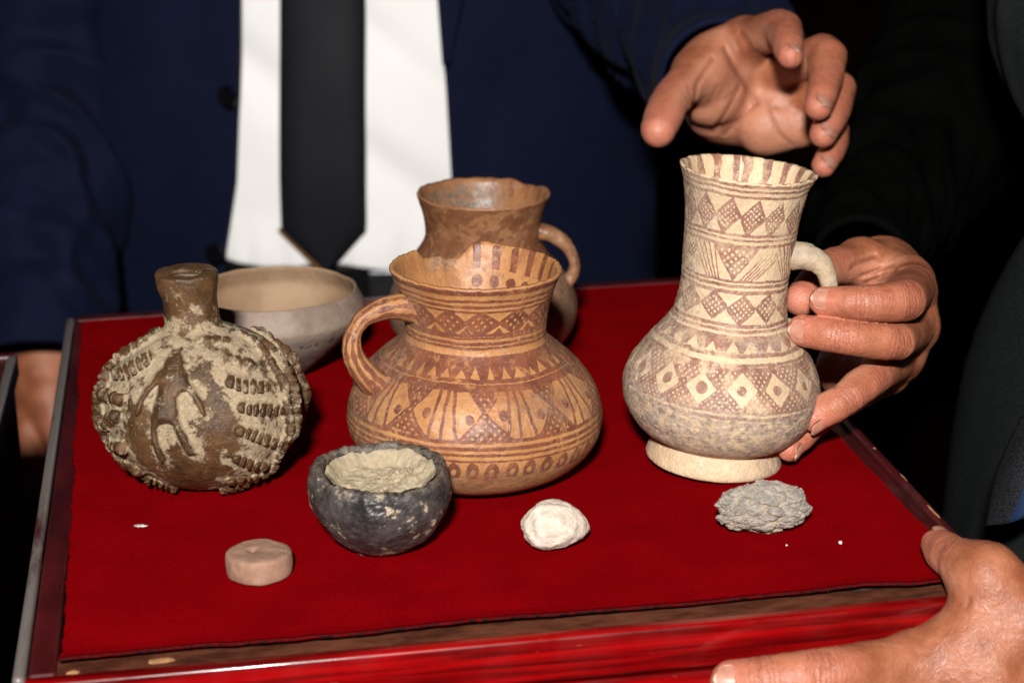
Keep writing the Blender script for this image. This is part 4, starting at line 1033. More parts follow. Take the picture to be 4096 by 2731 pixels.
# ---------------------------------------------------------------- skin
def mat_skin(name, tan=(0.325, 0.114, 0.056), deep=(0.225, 0.066, 0.029), pink=(0.47, 0.155, 0.10), palm=(0.50, 0.212, 0.128)):
    t = NT(name)
    n = t.noise(90, 4, 0.6); n2 = t.noise(420, 4, 0.65)
    c = t.mix(t.ramp(n, 0.32, 0.68), deep, tan)
    c = t.mix(t.math('MULTIPLY', t.attr('palm'), 0.85), c, t.mix(t.ramp(n, 0.3, 0.7), tuple(x * 0.85 for x in palm), palm))
    c = t.mix(t.math('MULTIPLY', t.attr('pink'), t.ramp(n2, 0.25, 0.7, 0.45, 0.9)), c, pink)
    c = t.mix(t.ramp(t.noise(160, 5, 0.7), 0.56, 0.74, 0, 0.30), c, (0.30, 0.072, 0.034))
    c = t.mix(t.math('MULTIPLY', t.attr('crease'), 0.55), c, (0.13, 0.034, 0.015))
    ws = t.attr('wr_s'); ww = t.attr('wr_w')
    wl = t.math('SINE', t.math('ADD', t.math('MULTIPLY', ws, 3.6), t.math('MULTIPLY', t.noise(240, 4, 0.65), 16.0)))
    wl = t.math('MULTIPLY', t.ramp(wl, -0.2, -0.95), ww)
    c = t.mix(t.math('MULTIPLY', wl, 0.30), c, (0.15, 0.040, 0.018))
    pores = t.voro(1500); lines = t.noise(700, 3, 0.6, v=t.mapping(t.obj(), (1, 1, 1)))
    h = t.math('ADD', t.math('MULTIPLY', pores, 0.5), t.math('ADD', lines, t.math('MULTIPLY', t.noise(260, 3), 1.0)))
    return t.set(color=c, rough=t.ramp(n2, 0.3, 0.7, 0.40, 0.57), spec=0.42, sss=0.05, sss_scale=0.004, sss_rad=(1.0, 0.35, 0.2),
                 normal=t.bump(t.math('SUBTRACT', h, t.math('MULTIPLY', wl, 1.1)), 0.42, 0.0006))
def mat_nail():
    t = NT('fingernail')
    e = t.attr('edge')
    c = t.mix(t.ramp(t.noise(300, 2), 0.3, 0.7), (0.36, 0.155, 0.105), (0.43, 0.205, 0.145))
    c = t.mix(e, c, (0.58, 0.46, 0.37))
    return t.set(color=c, rough=0.34, spec=0.4)
M_SKIN = mat_skin('tanned_skin'); M_NAIL = mat_nail()

def nail(parent, c, a, n, w, l, R):
    a = a / np.linalg.norm(a); n = n - (n @ a) * a; n /= np.linalg.norm(n); s = np.cross(a, n)
    nu, nv = 17, 19
    u = np.linspace(-1, 1, nu)[:, None]; v = np.linspace(-1, 1, nv)[None, :]
    shape = np.sqrt(np.clip(1 - np.where(v < 0, np.abs(v) ** 2.6, np.abs(v) ** 3.4 * 0.93), 0, 1)) * 0.94 + 0.06
    uu = u * shape
    vv = v + 0 * u + np.where(v > 0, -0.16 * v * u * u, 0)
    ang = uu * w / 2 / R
    P = (c[None, None] + a * (vv * l / 2)[..., None] + s * (R * np.sin(ang))[..., None] + n * (R * (np.cos(ang) - 1) - 0.45 * np.abs(vv) ** 2.4 + 0.15 * np.clip(vv, 0, 1))[..., None])
    top = P.reshape(-1, 3); bot = (P - n * 0.55).reshape(-1, 3)
    i = np.arange(nu - 1)[:, None] * nv + np.arange(nv - 1)[None, :]
    Ft = np.stack([i, i + nv, i + nv + 1, i + 1], -1).reshape(-1, 4)
    o = len(top)
    ring = np.concatenate([np.arange(nu) * nv, (nu - 1) * nv + np.arange(1, nv), np.arange(nu - 2, -1, -1) * nv + nv - 1, np.arange(nv - 2, 0, -1)])
    Fs = np.stack([ring, np.roll(ring, -1), np.roll(ring, -1) + o, ring + o], -1)
    edge = np.repeat(0.9 * smoothstep(0.82, 0.94, vv).reshape(-1)[None], 2, 0).ravel()
    return mesh_obj('fingernail', np.vstack([top, bot]) / 1000, np.vstack([Ft, Fs, Ft[:, ::-1] + o]), M_NAIL, parent, {'edge': edge})

def build_hand(parent, H, vox, name='hand', kf=5.0, mat=None, cut=None):
    pts = np.vstack([np.array(f['J']) for f in H['fingers']] + [np.array([p for p, r in s]) for s in H['palm']])
    if cut is not None: pts = pts[pts[:, 1] < cut]
    lo = pts.min(0) - 18; hi = pts.max(0) + 18
    F = Field(lo, hi, vox)
    F.D[:] = 60
    for s in H['palm']:
        for (a, ra), (b, rb) in zip(s[:-1], s[1:]):
            a = np.array(a); b = np.array(b)
            m = max(ra, rb) + 9
            sl, P = F.sub(np.minimum(a, b) - m, np.maximum(a, b) + m)
            if P.size == 0: continue
            d, t = seg_dist(P, a, b)
            F.D[sl] = smin(F.D[sl], d - (ra + (rb - ra) * t), 10.0)
    palm = F.D.copy()
    for f in H['fingers']:
        J = np.array(f['J'], float); R = np.array(f['R']); dors = np.array(f['dorsal'], float)
        m = R.max() + 8
        sl, P = F.sub(J.min(0) - m, J.max(0) + m)
        L = np.concatenate([[0], np.cumsum(np.linalg.norm(np.diff(J, axis=0), axis=1))])
        # smooth centre line through the joints
        # round the bends slightly
        K = [J[0]]
        for k in range(1, len(J) - 1):
            e = min(4.5, 0.3 * np.linalg.norm(J[k] - J[k - 1]), 0.3 * np.linalg.norm(J[k + 1] - J[k]))
            K += [J[k] + (J[k - 1] - J[k]) / np.linalg.norm(J[k - 1] - J[k]) * e, J[k] + (J[k + 1] - J[k]) / np.linalg.norm(J[k + 1] - J[k]) * e]
        K += [J[-1]]
        K = np.array(K)
        # radii on the rounded line by nearest fraction
        best = np.full(P.shape[:3], 1e3); sp = np.zeros(P.shape[:3]); cen = np.zeros(P.shape)
        acc = 0.0
        for a, b in zip(K[:-1], K[1:]):
            d, t = seg_dist(P, a, b); l = np.linalg.norm(b - a)
            mm = d < best
            best = np.where(mm, d, best); sp = np.where(mm, acc + t * l, sp)
            cen = np.where(mm[..., None], a + t[..., None] * (b - a), cen); acc += l
        LK = acc
        sj = L / L[-1] * LK
        rad = np.interp(sp, sj, R)
        out = (P - cen) / np.maximum(best, 1e-6)[..., None]
        dd = np.clip(out @ dors, -1, 1)
        back = smoothstep(-0.1, 0.7, dd); front = smoothstep(0.1, 0.8, -dd)
        for k in range(1, len(J) - 1):                       # knuckles: swell, wrinkles, palmar folds
            x = sp - sj[k]
            rad = rad + 0.35 * np.exp(-(x / 4.5) ** 2) * back - 0.0 * x
            for o, w, dp in ((-4.6, 0.7, 0.20), (-2.6, 0.6, 0.34), (-0.9, 0.6, 0.30), (0.8, 0.7, 0.42), (2.7, 0.6, 0.34), (4.4, 0.7, 0.22)):
                rad = rad - back * dp * np.exp(-((x - o) / w) ** 2)
            rad = rad - front * 0.75 * np.exp(-(x / 1.0) ** 2)
            if k + 1 < len(J):
                mid = (sj[k] + sj[k + 1]) / 2
                rad = rad + front * 0.55 * np.exp(-((sp - mid) / 5.0) ** 2)
        # fingertip: pulp fuller than the nail side
        xt = (sp - sj[-1] + 4) / 6
        rad = rad - back * 0.7 * smoothstep(-0.8, 0.6, xt) + front * 0.5 * np.exp(-xt ** 2)
        rad = rad - 0.5 * smoothstep(0.55, 0.0, np.abs(dd)) * 0.0
        fd = best - rad
        Hi = smin(palm[sl], fd, 10.0 if f['name'] == 'thumb' else kf)
        F.D[sl] = smin(F.D[sl], Hi, 0.7)
    for c in H['creases']:
        P0 = np.array(c['P']); m = c['w'] * 3 + 9
        sl, P = F.sub(P0.min(0) - m, P0.max(0) + m)
        if P.size == 0: continue
        # distance measured across the viewing direction so that the groove follows the skin
        vd = P0.mean(0) - np.array([0, 0, 301.0]); vd /= np.linalg.norm(vd)
        Q = P - (P @ vd)[..., None] * vd; Q0 = P0 - (P0 @ vd)[:, None] * vd
        d = poly_dist(Q, Q0); d3 = poly_dist(P, P0)
        F.D[sl] += c['dep'] * np.exp(-(d / c['w']) ** 2) * smoothstep(12, 6, d3)
    if cut is not None:
        pass
    V, Fq = F.mesh()
    o = mesh_obj(name, V / 1000, Fq, mat or M_SKIN, parent)
    me = o.data
    N = np.zeros(len(V) * 3, dtype=np.float32); me.vertex_normals.foreach_get('vector', N); N = N.reshape(-1, 3)
    # micro relief
    disp = 0.10 * fbm(V / 2.2, 3) + 0.16 * fbm(V / 9.0, 2)
    V2 = V + N * disp[:, None]
    me.vertices.foreach_set('co', (V2 / 1000).astype(np.float32).ravel())
    pink = np.zeros(len(V)); crease = np.zeros(len(V)); wr_s = np.zeros(len(V)); wr_w = np.zeros(len(V))
    palmm = smoothstep(-0.05, 0.55, N @ np.array(H['palm_dir']))
    for f in H['fingers']:
        J = np.array(f['J'], float); R = f['R']; dors = np.array(f['dorsal'], float)
        a = J[-1] - J[-2]; a /= np.linalg.norm(a)
        pink = np.maximum(pink, smoothstep(R[-1] * 3.0, R[-1] * 1.0, np.linalg.norm(V - J[-1] - a * 3, axis=1)))
        for k in range(1, len(J) - 1):
            pink = np.maximum(pink, 0.55 * smoothstep(R[k] * 2.0, R[k] * 0.9, np.linalg.norm(V - J[k] - dors * R[k] * 0.6, axis=1)))
        for k in range(1, len(J) - 1):
            ax1 = J[k + 1] - J[k]; ax1 = ax1 / np.linalg.norm(ax1)
            ax0 = J[k] - J[max(k - 1, 0)] if k > 0 else ax1; ax0 = ax0 / max(np.linalg.norm(ax0), 1e-6)
            rel = V - J[k]
            x1 = rel @ ax1; x0 = rel @ ax0
            x = np.where(x1 > 0, x1, np.where(x0 < 0, x0, 0.5 * (x1 + x0)))
            rad = np.linalg.norm(rel - (rel @ ax1)[:, None] * ax1, axis=1)
            w = np.exp(-(x / (R[k] * 0.55)) ** 2) * smoothstep(R[k] * 1.7, R[k] * 1.2, np.linalg.norm(rel, axis=1)) * (0.35 + 0.65 * smoothstep(-0.2, 0.5, N @ dors))
            m = w > wr_w
            wr_w = np.where(m, w, wr_w); wr_s = np.where(m, x, wr_s)
        dd = poly_dist(V, J)
        on = smoothstep(R[0] * 1.6, R[0] * 1.05, dd)
        palmm = np.maximum(palmm * (1 - on), on * smoothstep(0.15, -0.5, N @ dors))
    for c in H['creases']:
        P0 = np.array(c['P'])
        vd = P0.mean(0) - np.array([0, 0, 301.0]); vd /= np.linalg.norm(vd)
        d = poly_dist(V - (V @ vd)[:, None] * vd, P0 - (P0 @ vd)[:, None] * vd); d3 = poly_dist(V, P0)
        crease = np.maximum(crease, np.exp(-(d / (c['w'] * 0.8)) ** 2) * smoothstep(12, 7, d3) * min(1, c['dep']))
    for an, av in (('pink', pink), ('palm', palmm), ('crease', crease), ('wr_s', wr_s), ('wr_w', wr_w)):
        at = me.attributes.new(an, 'FLOAT', 'POINT'); at.data.foreach_set('value', av.astype(np.float32))
    for f in H['fingers']:
        if not f.get('nail'): continue
        J = np.array(f['J'], float); R = f['R'][-1]; dn = np.array(f['dorsal']); a = J[-1] - J[-2]; a /= np.linalg.norm(a)
        dn = dn - (dn @ a) * a; dn /= np.linalg.norm(dn)
        nail(o, J[-1] - a * R * 0.02 + dn * (R - 0.62), a, dn, R * 1.50, R * 1.55, R * 0.92)
    return o
# ---------------------------------------------------------------- cloth
def mat_cloth(name, col, sheen=0.15, weave=1400, rough=0.75, contrast=0.35, stretch=(1, 1, 1)):
    t = NT(name)
    w = t.noise(weave, 2, 0.5, v=t.mapping(t.obj(), stretch)); n = t.noise(25, 3, 0.5)
    c = t.mix(t.ramp(w, 0.35, 0.65), tuple(x * (1 - contrast) for x in col), tuple(min(1, x * (1 + contrast)) for x in col))
    c = t.mix(t.ramp(n, 0.35, 0.65, 0, 0.3), c, tuple(x * (0.96 if col[0] > 0.5 else 0.75) for x in col))
    return t.set(color=c, rough=rough, spec=(0.0 if col[0] < 0.003 else 0.05), sheen=sheen, sheen_rough=0.5, normal=t.bump(w, 0.3, 0.0004))
def mat_tie():
    t = NT('black_figured_silk')
    m = t.mapping(t.obj(), (1, 0.0, 1.7))
    v = t.voro(210, v=m, rnd=0.15)
    f = t.ramp(t.math('ABSOLUTE', t.math('SUBTRACT', v, 0.36)), 0.08, 0.0)
    c = t.mix(f, (0.0060, 0.0062, 0.0082), (0.017, 0.0175, 0.024))
    return t.set(color=c, rough=0.55, spec=0.12, sheen=0.0, normal=t.bump(f, 0.3, 0.0004))
M_NAVY = mat_cloth('navy_wool', (0.0050, 0.0070, 0.0215), 0.008, 1500)
M_SHIRT = mat_cloth('white_cotton', (0.88, 0.865, 0.85), 0.0, 2200, 0.85, 0.03)
M_TIE = mat_tie()
M_TIELINING = mat_cloth('brown_tie_lining', (0.16, 0.075, 0.03), 0, 1500)
M_BLACKCLOTH = mat_cloth('black_wool', (0.0020, 0.0021, 0.0019), 0.0, 1300)
M_CHARCOAL = mat_cloth('charcoal_wool', (0.0092, 0.0108, 0.0108), 0.0, 1500, 0.8, 0.5)
M_BELT = mat_plain('black_leather', (0.004, 0.004, 0.0045), 0.5, 0.2, 200, spec=0.1)
M_BUTTON = mat_plain('black_horn_button', (0.003, 0.003, 0.004), 0.3, 0.2, 200, spec=0.2)

TX, TY, TA, TB = -0.107, 1.492, 0.215, 0.122       # the man's trunk: centre and half axes
def trunk_y(x, off, z):
    belly = 0.012 * np.exp(-((z + 0.01) / 0.10) ** 2)
    u = np.clip((x - TX) / (TA + off), -0.985, 0.985)
    return TY - (TB + off + belly) * np.sqrt(1 - u * u)

def sheet(name, xl, xr, z0, z1, off, mat, parent, thick=0.004, nx=90, nz=110, fold=None):
    """a garment panel lying over the trunk between the edges xl(z), xr(z); z0/z1 may be functions of the across fraction"""
    s = np.linspace(0, 1, nx)[:, None]; t = np.linspace(0, 1, nz)[None, :]
    za = z0(s) if callable(z0) else z0; zb = z1(s) if callable(z1) else z1
    Z = za + (zb - za) * t + 0 * s
    X = xl(Z) + (xr(Z) - xl(Z)) * s
    o = off + (fold(X, Z) if fold else 0)
    P = np.stack([X, trunk_y(X, o, Z), Z + 0 * X], -1)
    Q = np.stack([X, trunk_y(X, o - thick, Z), Z + 0 * X], -1)
    i = np.arange(nx - 1)[:, None] * nz + np.arange(nz - 1)[None, :]
    Ft = np.stack([i, i + nz, i + nz + 1, i + 1], -1).reshape(-1, 4); k = nx * nz
    ring = np.concatenate([np.arange(nx) * nz, (nx - 1) * nz + np.arange(1, nz), np.arange(nx - 2, -1, -1) * nz + nz - 1, np.arange(nz - 2, 0, -1)])
    Fs = np.stack([ring, ring + k, np.roll(ring, -1) + k, np.roll(ring, -1)], -1)
    return mesh_obj(name, np.vstack([P.reshape(-1, 3), Q.reshape(-1, 3)]), np.vstack([Ft, Ft[:, ::-1] + k, Fs]), mat, parent)

def sleeve(name, path, radii, mat, parent, n=140, m=90, folds=0.006, seed=0.0, freq=14.0, cuff=True, side=(1, 0, 0.2), squash=1.0):
    """a cloth tube with folds across it, open at the cuff end (first point), with an inner face"""
    P = catmull(path, n)
    rr = np.interp(np.linspace(0, 1, n), np.linspace(0, 1, len(radii)), radii)
    T = np.gradient(P, axis=0); T /= np.linalg.norm(T, axis=1)[:, None]
    sd = np.asarray(side, float)
    B = sd[None, :] - (T @ sd)[:, None] * T; B /= np.linalg.norm(B, axis=1)[:, None]
    N = np.cross(T, B)
    a = np.linspace(0, 2 * math.pi, m, endpoint=False)
    L = np.concatenate([[0], np.cumsum(np.linalg.norm(np.diff(P, axis=0), axis=1))])
    ring = np.stack([np.cos(a), np.sin(a)], -1)
    q = np.stack([np.repeat(ring[None, :, 0], n, 0) * 0.8 + seed, np.repeat(ring[None, :, 1], n, 0) * 0.8, np.repeat(L[:, None] * freq, m, 1) + 0.9 * np.sin(a)[None, :]], -1)
    f = 0.55 - 1.9 * np.abs(perlin(q)) + 0.5 * perlin(q * 2.1 + 7)
    f = f * smoothstep(0.0, 0.05, L)[:, None]
    R = rr[:, None] + folds * f
    V = P[:, None] + R[..., None] * (np.cos(a)[None, :, None] * B[:, None] + squash * np.sin(a)[None, :, None] * N[:, None])
    Vi = P[:, None] + (R - 0.003)[..., None] * (np.cos(a)[None, :, None] * B[:, None] + squash * np.sin(a)[None, :, None] * N[:, None])
    i = np.arange(n - 1)[:, None] * m + np.arange(m)[None, :]; j = np.arange(n - 1)[:, None] * m + (np.arange(m)[None, :] + 1) % m
    Fo = np.stack([i, j, j + m, i + m], -1).reshape(-1, 4); k = n * m
    e = np.arange(m); Fr = np.stack([e, e + k, (e + 1) % m + k, (e + 1) % m], -1)
    e2 = e + (n - 1) * m; e3 = (e + 1) % m + (n - 1) * m
    Fr2 = np.stack([e2, e3, e3 + k, e2 + k], -1)
    return mesh_obj(name, np.vstack([V.reshape(-1, 3), Vi.reshape(-1, 3)]), np.vstack([Fo[:, ::-1], Fo + k, Fr[:, ::-1], Fr2[:, ::-1]]), mat, parent)

# ---------------------------------------------------------------- man in the navy suit, standing behind the box
man = empty('person', 'man in open navy suit, white shirt and black tie, reaching over the tall jug', 'person', (0, 0, 0))
def lin(zs, xs):
    return lambda z: np.interp(z, zs, xs)
def shirt_fold(X, Z):
    p = np.stack([X * 9 + Z * 5, Z * 9 - X * 4, X * 0 + 2], -1)
    pull = 0.006 * np.exp(-((Z + 0.03 + (X + 0.06) * 0.8) / 0.020) ** 2) + 0.005 * np.exp(-((Z - 0.045 + (X + 0.05) * 0.9) / 0.018) ** 2)
    tuck = 0.006 * smoothstep(-0.035, -0.075, Z) * (0.6 + 0.6 * perlin(np.stack([X * 60, Z * 6, X * 0], -1)))
    return 0.0022 * perlin(p) + 0.0005 * perlin(p * 3.1) - pull + tuck
sheet('shirt', lin([-0.2, 0.3], [-0.24, -0.24]), lin([-0.2, 0.3], [0.02, 0.02]), lambda s: -0.083 + 0.010 * (1 - s) ** 2 + 0.002 * np.sin(s * 17), 0.26, 0.0, M_SHIRT, man, 0.003, 150, 120, shirt_fold)
sheet('trousers', lin([-0.5, 0.3], [-0.29, -0.29]), lin([-0.5, 0.3], [0.08, 0.08]), -0.42, -0.068, -0.008, M_NAVY, man, 0.006, 60, 50, lambda X, Z: 0.004 * perlin(np.stack([X * 20, Z * 4, X * 0], -1)))
bl = sheet('belt', lin([-0.5, 0.3], [-0.27, -0.27]), lin([-0.5, 0.3], [0.06, 0.06]), -0.108, -0.078, -0.003, M_BELT, man, 0.004, 80, 6)
# buckle
bk = beam('belt_buckle', (-0.099, 1.361, -0.109), (-0.077, 1.366, -0.083), mat_plain('dark_buckle_metal', (0.05, 0.05, 0.055), 0.3, 0.2, 200, metal=0.8), bl, 0.002, 2)
def jf(seed):
    def f(X, Z):
        p = np.stack([X * 7 + seed, Z * 4.5, X * 0 + seed], -1)
        return 0.011 * perlin(p) + 0.005 * perlin(p * 2.7)
    return f
edgeL = lin([-0.45, -0.16, -0.11, -0.067, -0.015, 0.045, 0.1035, 0.3], [-0.150, -0.197, -0.1990, -0.1955, -0.1845, -0.1790, -0.1750, -0.168])
edgeR = lin([-0.45, -0.11, -0.02, 0.0422, 0.1008, 0.3], [-0.060, -0.0385, -0.0385, -0.0405, -0.0435, -0.052])
JL = sheet('jacket_front', lin([-0.5, 0.3], [-0.318, -0.318]), edgeL, -0.45, 0.28, 0.016, M_NAVY, man, 0.006, 90, 130, jf(1.0))
JR = sheet('jacket_front', edgeR, lin([-0.5, 0.3], [0.106, 0.106]), -0.45, 0.28, 0.016, M_NAVY, man, 0.006, 90, 130, jf(4.0))
sheet('lapel', lin([0.03, 0.049, 0.1035, 0.28], [-0.181, -0.1815, -0.192, -0.23]), lambda z: edgeL(z) + 0.0008, 0.044, 0.275, 0.0265, M_NAVY, JL, 0.004, 24, 60)
sheet('lapel', lambda z: edgeR(z) - 0.0008, lin([0.05, 0.065, 0.1008, 0.28], [-0.038, -0.037, -0.0285, 0.015]), 0.062, 0.275, 0.0265, M_NAVY, JR, 0.004, 24, 60)
for (bx, bz) in ((-0.1855, 0.0435), (-0.2015, -0.0655)):
    y = float(trunk_y(np.array(bx), 0.021, np.array(bz)))
    bm = bmesh.new()
    bmesh.ops.create_cone(bm, cap_ends=True, segments=28, radius1=0.0075, radius2=0.0075, depth=0.0032)
    bmesh.ops.bevel(bm, geom=[e for e in bm.edges if e.is_boundary is False and abs(e.verts[0].co.z - e.verts[1].co.z) < 1e-6], offset=0.0009, segments=2, affect='EDGES')
    bmesh.ops.rotate(bm, verts=bm.verts, cent=(0, 0, 0), matrix=Matrix.Rotation(math.radians(90), 3, 'X') )
    bmesh.ops.rotate(bm, verts=bm.verts, cent=(0, 0, 0), matrix=Matrix.Rotation(math.radians(-24), 3, 'Z'))
    bmesh.ops.translate(bm, verts=bm.verts, vec=(bx, y - 0.003, bz))
    me = bpy.data.meshes.new('button'); bm.to_mesh(me); bm.free(); me.materials.append(M_BUTTON)
    link(bpy.data.objects.new('button', me), JL)
# tie: long blade with a pointed end, hanging proud of the shirt
def tie():
    zt = [0.28, 0.103, -0.015, -0.050]
    xl = [-0.1420, -0.1487, -0.1545, -0.1555]; xr = [-0.0960, -0.0925, -0.0965, -0.0975]
    n, m = 60, 26
    s = np.linspace(-1, 1, m)[None, :]; Z = np.linspace(-0.081, 0.28, n)[:, None] + 0 * s
    L = np.interp(Z, zt[::-1], xl[::-1]); R = np.interp(Z, zt[::-1], xr[::-1])
    tip = np.clip((Z + 0.081) / 0.031, 0, 1)            # narrows to the point
    w = np.where(Z < -0.050, tip, 1.0)
    c = np.where(Z < -0.05, -0.1255 * (1 - tip) + (L + R) / 2 * tip, (L + R) / 2)
    X = c + s * (R - L) / 2 * np.maximum(w, 0.02)
    Y = trunk_y(X, 0.012, Z) - 0.004 * (1 - s ** 4) + 0.0015 * perlin(np.stack([X * 30, Z * 14, X * 0], -1))
    V = np.stack([X, Y, Z + 0 * X], -1).reshape(-1, 3); Vb = np.stack([X, Y + 0.004, Z + 0 * X], -1).reshape(-1, 3)
    i = np.arange(n - 1)[:, None] * m + np.arange(m - 1)[None, :]
    Ft = np.stack([i, i + 1, i + m + 1, i + m], -1).reshape(-1, 4); k = n * m
    ring = np.concatenate([np.arange(n) * m, (n - 1) * m + np.arange(1, m), np.arange(n - 2, -1, -1) * m + m - 1, np.arange(m - 2, 0, -1)])
    Fs = np.stack([ring, np.roll(ring, -1), np.roll(ring, -1) + k, ring + k], -1)
    o = mesh_obj('tie', np.vstack([V, Vb]), np.vstack([Ft, Ft[:, ::-1] + k, Fs]), M_TIE, man)
    # brown lining peeping out behind the lower left edge
    S0 = np.linspace(0, 1, 12)[:, None]; u = np.linspace(0, 1, 4)[None, :]
    ex = -0.1560 + (0.0285) * S0 - 0.0022 * (1 - u); ez = -0.049 - 0.0315 * S0 - 0.0022 * (1 - u)
    y = trunk_y(ex, 0.0125, ez) + 0.003
    V = np.stack([ex, y, ez + 0 * ex], -1).reshape(-1, 3)
    ii = np.arange(11)[:, None] * 4 + np.arange(3)[None, :]
    Vb = V + np.array([0, 0.002, 0]); kk = len(V)
    q = np.stack([ii, ii + 4, ii + 5, ii + 1], -1).reshape(-1, 4)
    mesh_obj('tie_lining', np.vstack([V, Vb]), np.vstack([q, q[:, ::-1] + kk]), M_TIELINING, o)
tie()
# arms
sleeve('sleeve', [(-0.3171, 1.3073, -0.1247), (-0.3181, 1.3288, -0.0944), (-0.3155, 1.365, -0.0417), (-0.3122, 1.4138, 0.0394), (-0.3144, 1.4619, 0.1537), (-0.3025, 1.5341, 0.2999)],
       [0.041, 0.047, 0.053, 0.059, 0.065, 0.070], M_NAVY, man, folds=0.013, seed=3.0, freq=26)
sleeve('sleeve', [(0.117, 1.0900, 0.094), (0.1176, 1.1538, 0.0999), (0.1068, 1.2615, 0.1085), (0.0815, 1.3742, 0.1324), (0.0671, 1.4311, 0.1787), (0.07, 1.47, 0.28)],
       [0.036, 0.044, 0.050, 0.055, 0.060, 0.068], M_NAVY, man, folds=0.012, seed=9.0, freq=24)
build_hand(man, HANDS['A'], 1.0, cut=1165)
hang = dict(palm_dir=[0.9, -0.3, 0], creases=[], palm=[[((-292, 1222, -70), 19), ((-292, 1205, -98), 19), ((-297, 1186, -130), 12)], [((-292, 1222, -70), 19), ((-291, 1205, -105), 18), ((-291, 1188, -134), 12)], [((-290, 1222, -70), 19), ((-286, 1208, -105), 17), ((-283, 1194, -133), 12)], [((-291, 1210, -90), 17), ((-284, 1186, -108), 14)]],
            fingers=[dict(name='thumb', J=[[-284, 1184, -108], [-278, 1172, -126], [-276, 1168, -144]], R=[10.5, 9.2, 7.6], dorsal=[0.2, -1, 0], nail=True),
                     dict(name='finger', J=[[-297, 1184, -132], [-298, 1172, -160], [-294, 1172, -180], [-289, 1178, -194]], R=[9.6, 9, 8, 7], dorsal=[-0.8, -0.6, 0.1], nail=True),
                     dict(name='finger', J=[[-291, 1190, -136], [-294, 1182, -168], [-288, 1184, -190], [-282, 1190, -204]], R=[9.6, 9, 8, 7], dorsal=[-0.8, -0.6, 0.1], nail=True),
                     dict(name='finger', J=[[-287, 1200, -136], [-290, 1196, -166], [-284, 1198, -188], [-278, 1204, -200]], R=[9.4, 8.6, 7.6, 6.6], dorsal=[-0.8, -0.6, 0.1], nail=False),
                     dict(name='finger', J=[[-282, 1208, -132], [-284, 1208, -156], [-280, 1210, -172], [-276, 1214, -184]], R=[8.4, 7.6, 6.8, 6], dorsal=[-0.8, -0.6, 0.1], nail=False)])
K = 1.12
for f in hang['fingers']:
    f['J'] = [[(p[0]) * K, p[1] * K, 301 + (p[2] - 301) * K] for p in f['J']]
hang['palm'] = [[((p[0] * K, p[1] * K, 301 + (p[2] - 301) * K), r * K) for p, r in sg] for sg in hang['palm']]
build_hand(man, hang, 1.5)

# ---------------------------------------------------------------- person in black holding the jug
p2 = empty('person', 'person in black jacket at the right, gripping the tall jug by its handle', 'person')
build_hand(p2, HANDS['B'], 0.75, cut=975)
sleeve('sleeve', [(0.1576, 0.8902, 0.0478), (0.1695, 0.9427, 0.0478), (0.2071, 1.0442, 0.053), (0.2673, 1.1705, 0.0865), (0.3296, 1.2943, 0.1452), (0.3834, 1.3971, 0.2036)],
       [0.023, 0.035, 0.050, 0.058, 0.066, 0.07], M_BLACKCLOTH, p2, folds=0.007, seed=14.0, freq=20)

# ---------------------------------------------------------------- person in charcoal steadying the box
p3 = empty('person', 'person in charcoal suit at the lower right, hand clasping the corner of the box', 'person')
build_hand(p3, HANDS['C'], 0.75)
sleeve('sleeve', [(0.1601, 0.6266, -0.0372), (0.1964, 0.6391, -0.0638), (0.236, 0.6509, -0.0923), (0.2981, 0.6792, -0.135)], [0.036, 0.040, 0.045, 0.052], M_CHARCOAL, p3, folds=0.003, seed=22.0, freq=12)
sleeve('jacket_body', [(0.2979, 0.8374, -0.1331), (0.3019, 0.8494, -0.0955), (0.3106, 0.8657, -0.0449), (0.3304, 0.8813, 0.0036), (0.3689, 0.8961, 0.0499), (0.4302, 0.9287, 0.0858)],
       [0.112, 0.111, 0.110, 0.110, 0.110, 0.112], M_CHARCOAL, p3, folds=0.005, seed=27.0, freq=9)
sleeve('jacket_shoulder', [(0.262, 0.905, 0.100), (0.2525, 0.9192, 0.1250), (0.2581, 0.9501, 0.1560), (0.2734, 0.994, 0.2), (0.30, 1.05, 0.26)], [0.016, 0.030, 0.036, 0.042, 0.045], M_CHARCOAL, p3, folds=0.005, seed=31.0, freq=14)

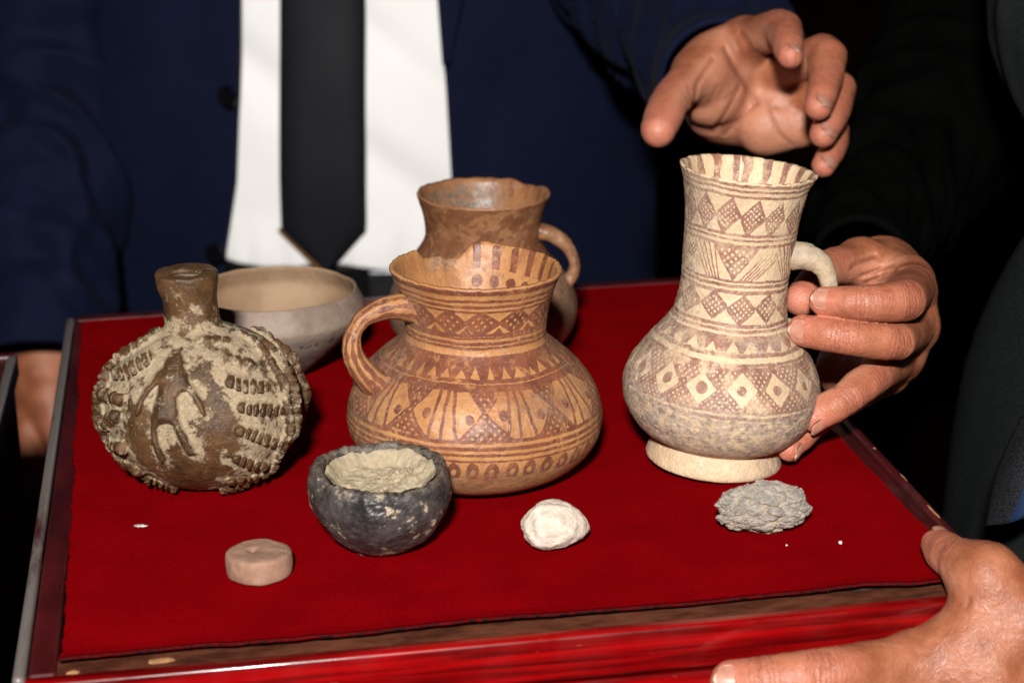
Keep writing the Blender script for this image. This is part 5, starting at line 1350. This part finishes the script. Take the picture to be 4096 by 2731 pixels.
# ---------------------------------------------------------------- dim room behind
wall = beam('wall', (-3.0, 2.9, -1.6), (3.0, 3.0, 2.0), mat_plain('dark_brown_panelling', (0.0050, 0.0020, 0.0012), 0.9, 0.3, 6, spec=0.0), None, 0)
tag(wall, 'dark brown wall lost in shadow far behind the people', kind='structure')

def tie3():
    n, m = 30, 14
    rows = [[(0.1858, 0.7497, -0.0202), (0.1955, 0.7392, -0.0138), (0.2088, 0.7368, -0.0049)], [(0.1918, 0.7594, 0.0002), (0.1988, 0.7461, 0.008), (0.2125, 0.7424, 0.0127)], [(0.2024, 0.7685, 0.0188), (0.21, 0.7617, 0.0238), (0.2244, 0.7533, 0.0301)]]
    rows = [[np.array(p) for p in r] for r in rows]
    G = np.array([catmull(r, m) for r in rows]); G = np.stack([catmull(G[:, k], n) for k in range(m)], 1)
    nrm = np.array([-0.45, -0.85, 0.25]); nrm /= np.linalg.norm(nrm)
    V = (G + nrm * 0.002 * (1 - np.linspace(-1, 1, m) ** 4)[None, :, None]).reshape(-1, 3); Vb = (G - nrm * 0.003).reshape(-1, 3)
    i = np.arange(n - 1)[:, None] * m + np.arange(m - 1)[None, :]
    q = np.stack([i, i + 1, i + m + 1, i + m], -1).reshape(-1, 4); k = n * m
    ring = np.concatenate([np.arange(n) * m, (n - 1) * m + np.arange(1, m), np.arange(n - 2, -1, -1) * m + m - 1, np.arange(m - 2, 0, -1)])
    Fs = np.stack([ring, np.roll(ring, -1), np.roll(ring, -1) + k, ring + k], -1)
    t = NT('black_woven_tie_with_blue'); 
    sp = t.n('ShaderNodeSeparateXYZ'); t.put(sp.inputs[0], t.obj())
    st = t.math('SINE', t.math('MULTIPLY', t.math('ADD', sp.outputs['X'], t.math('MULTIPLY', sp.outputs['Z'], -0.35)), 260.0))
    c = t.mix(t.ramp(st, 0.86, 0.95), t.mix(t.ramp(t.noise(1800, 2), 0.4, 0.6), (0.004, 0.004, 0.005), (0.02, 0.021, 0.024)), (0.006, 0.016, 0.045))
    t.set(color=c, rough=0.6, spec=0.12)
    mesh_obj('tie', np.vstack([V, Vb]), np.vstack([q, q[:, ::-1] + k, Fs]), t.mat, p3)
tie3()
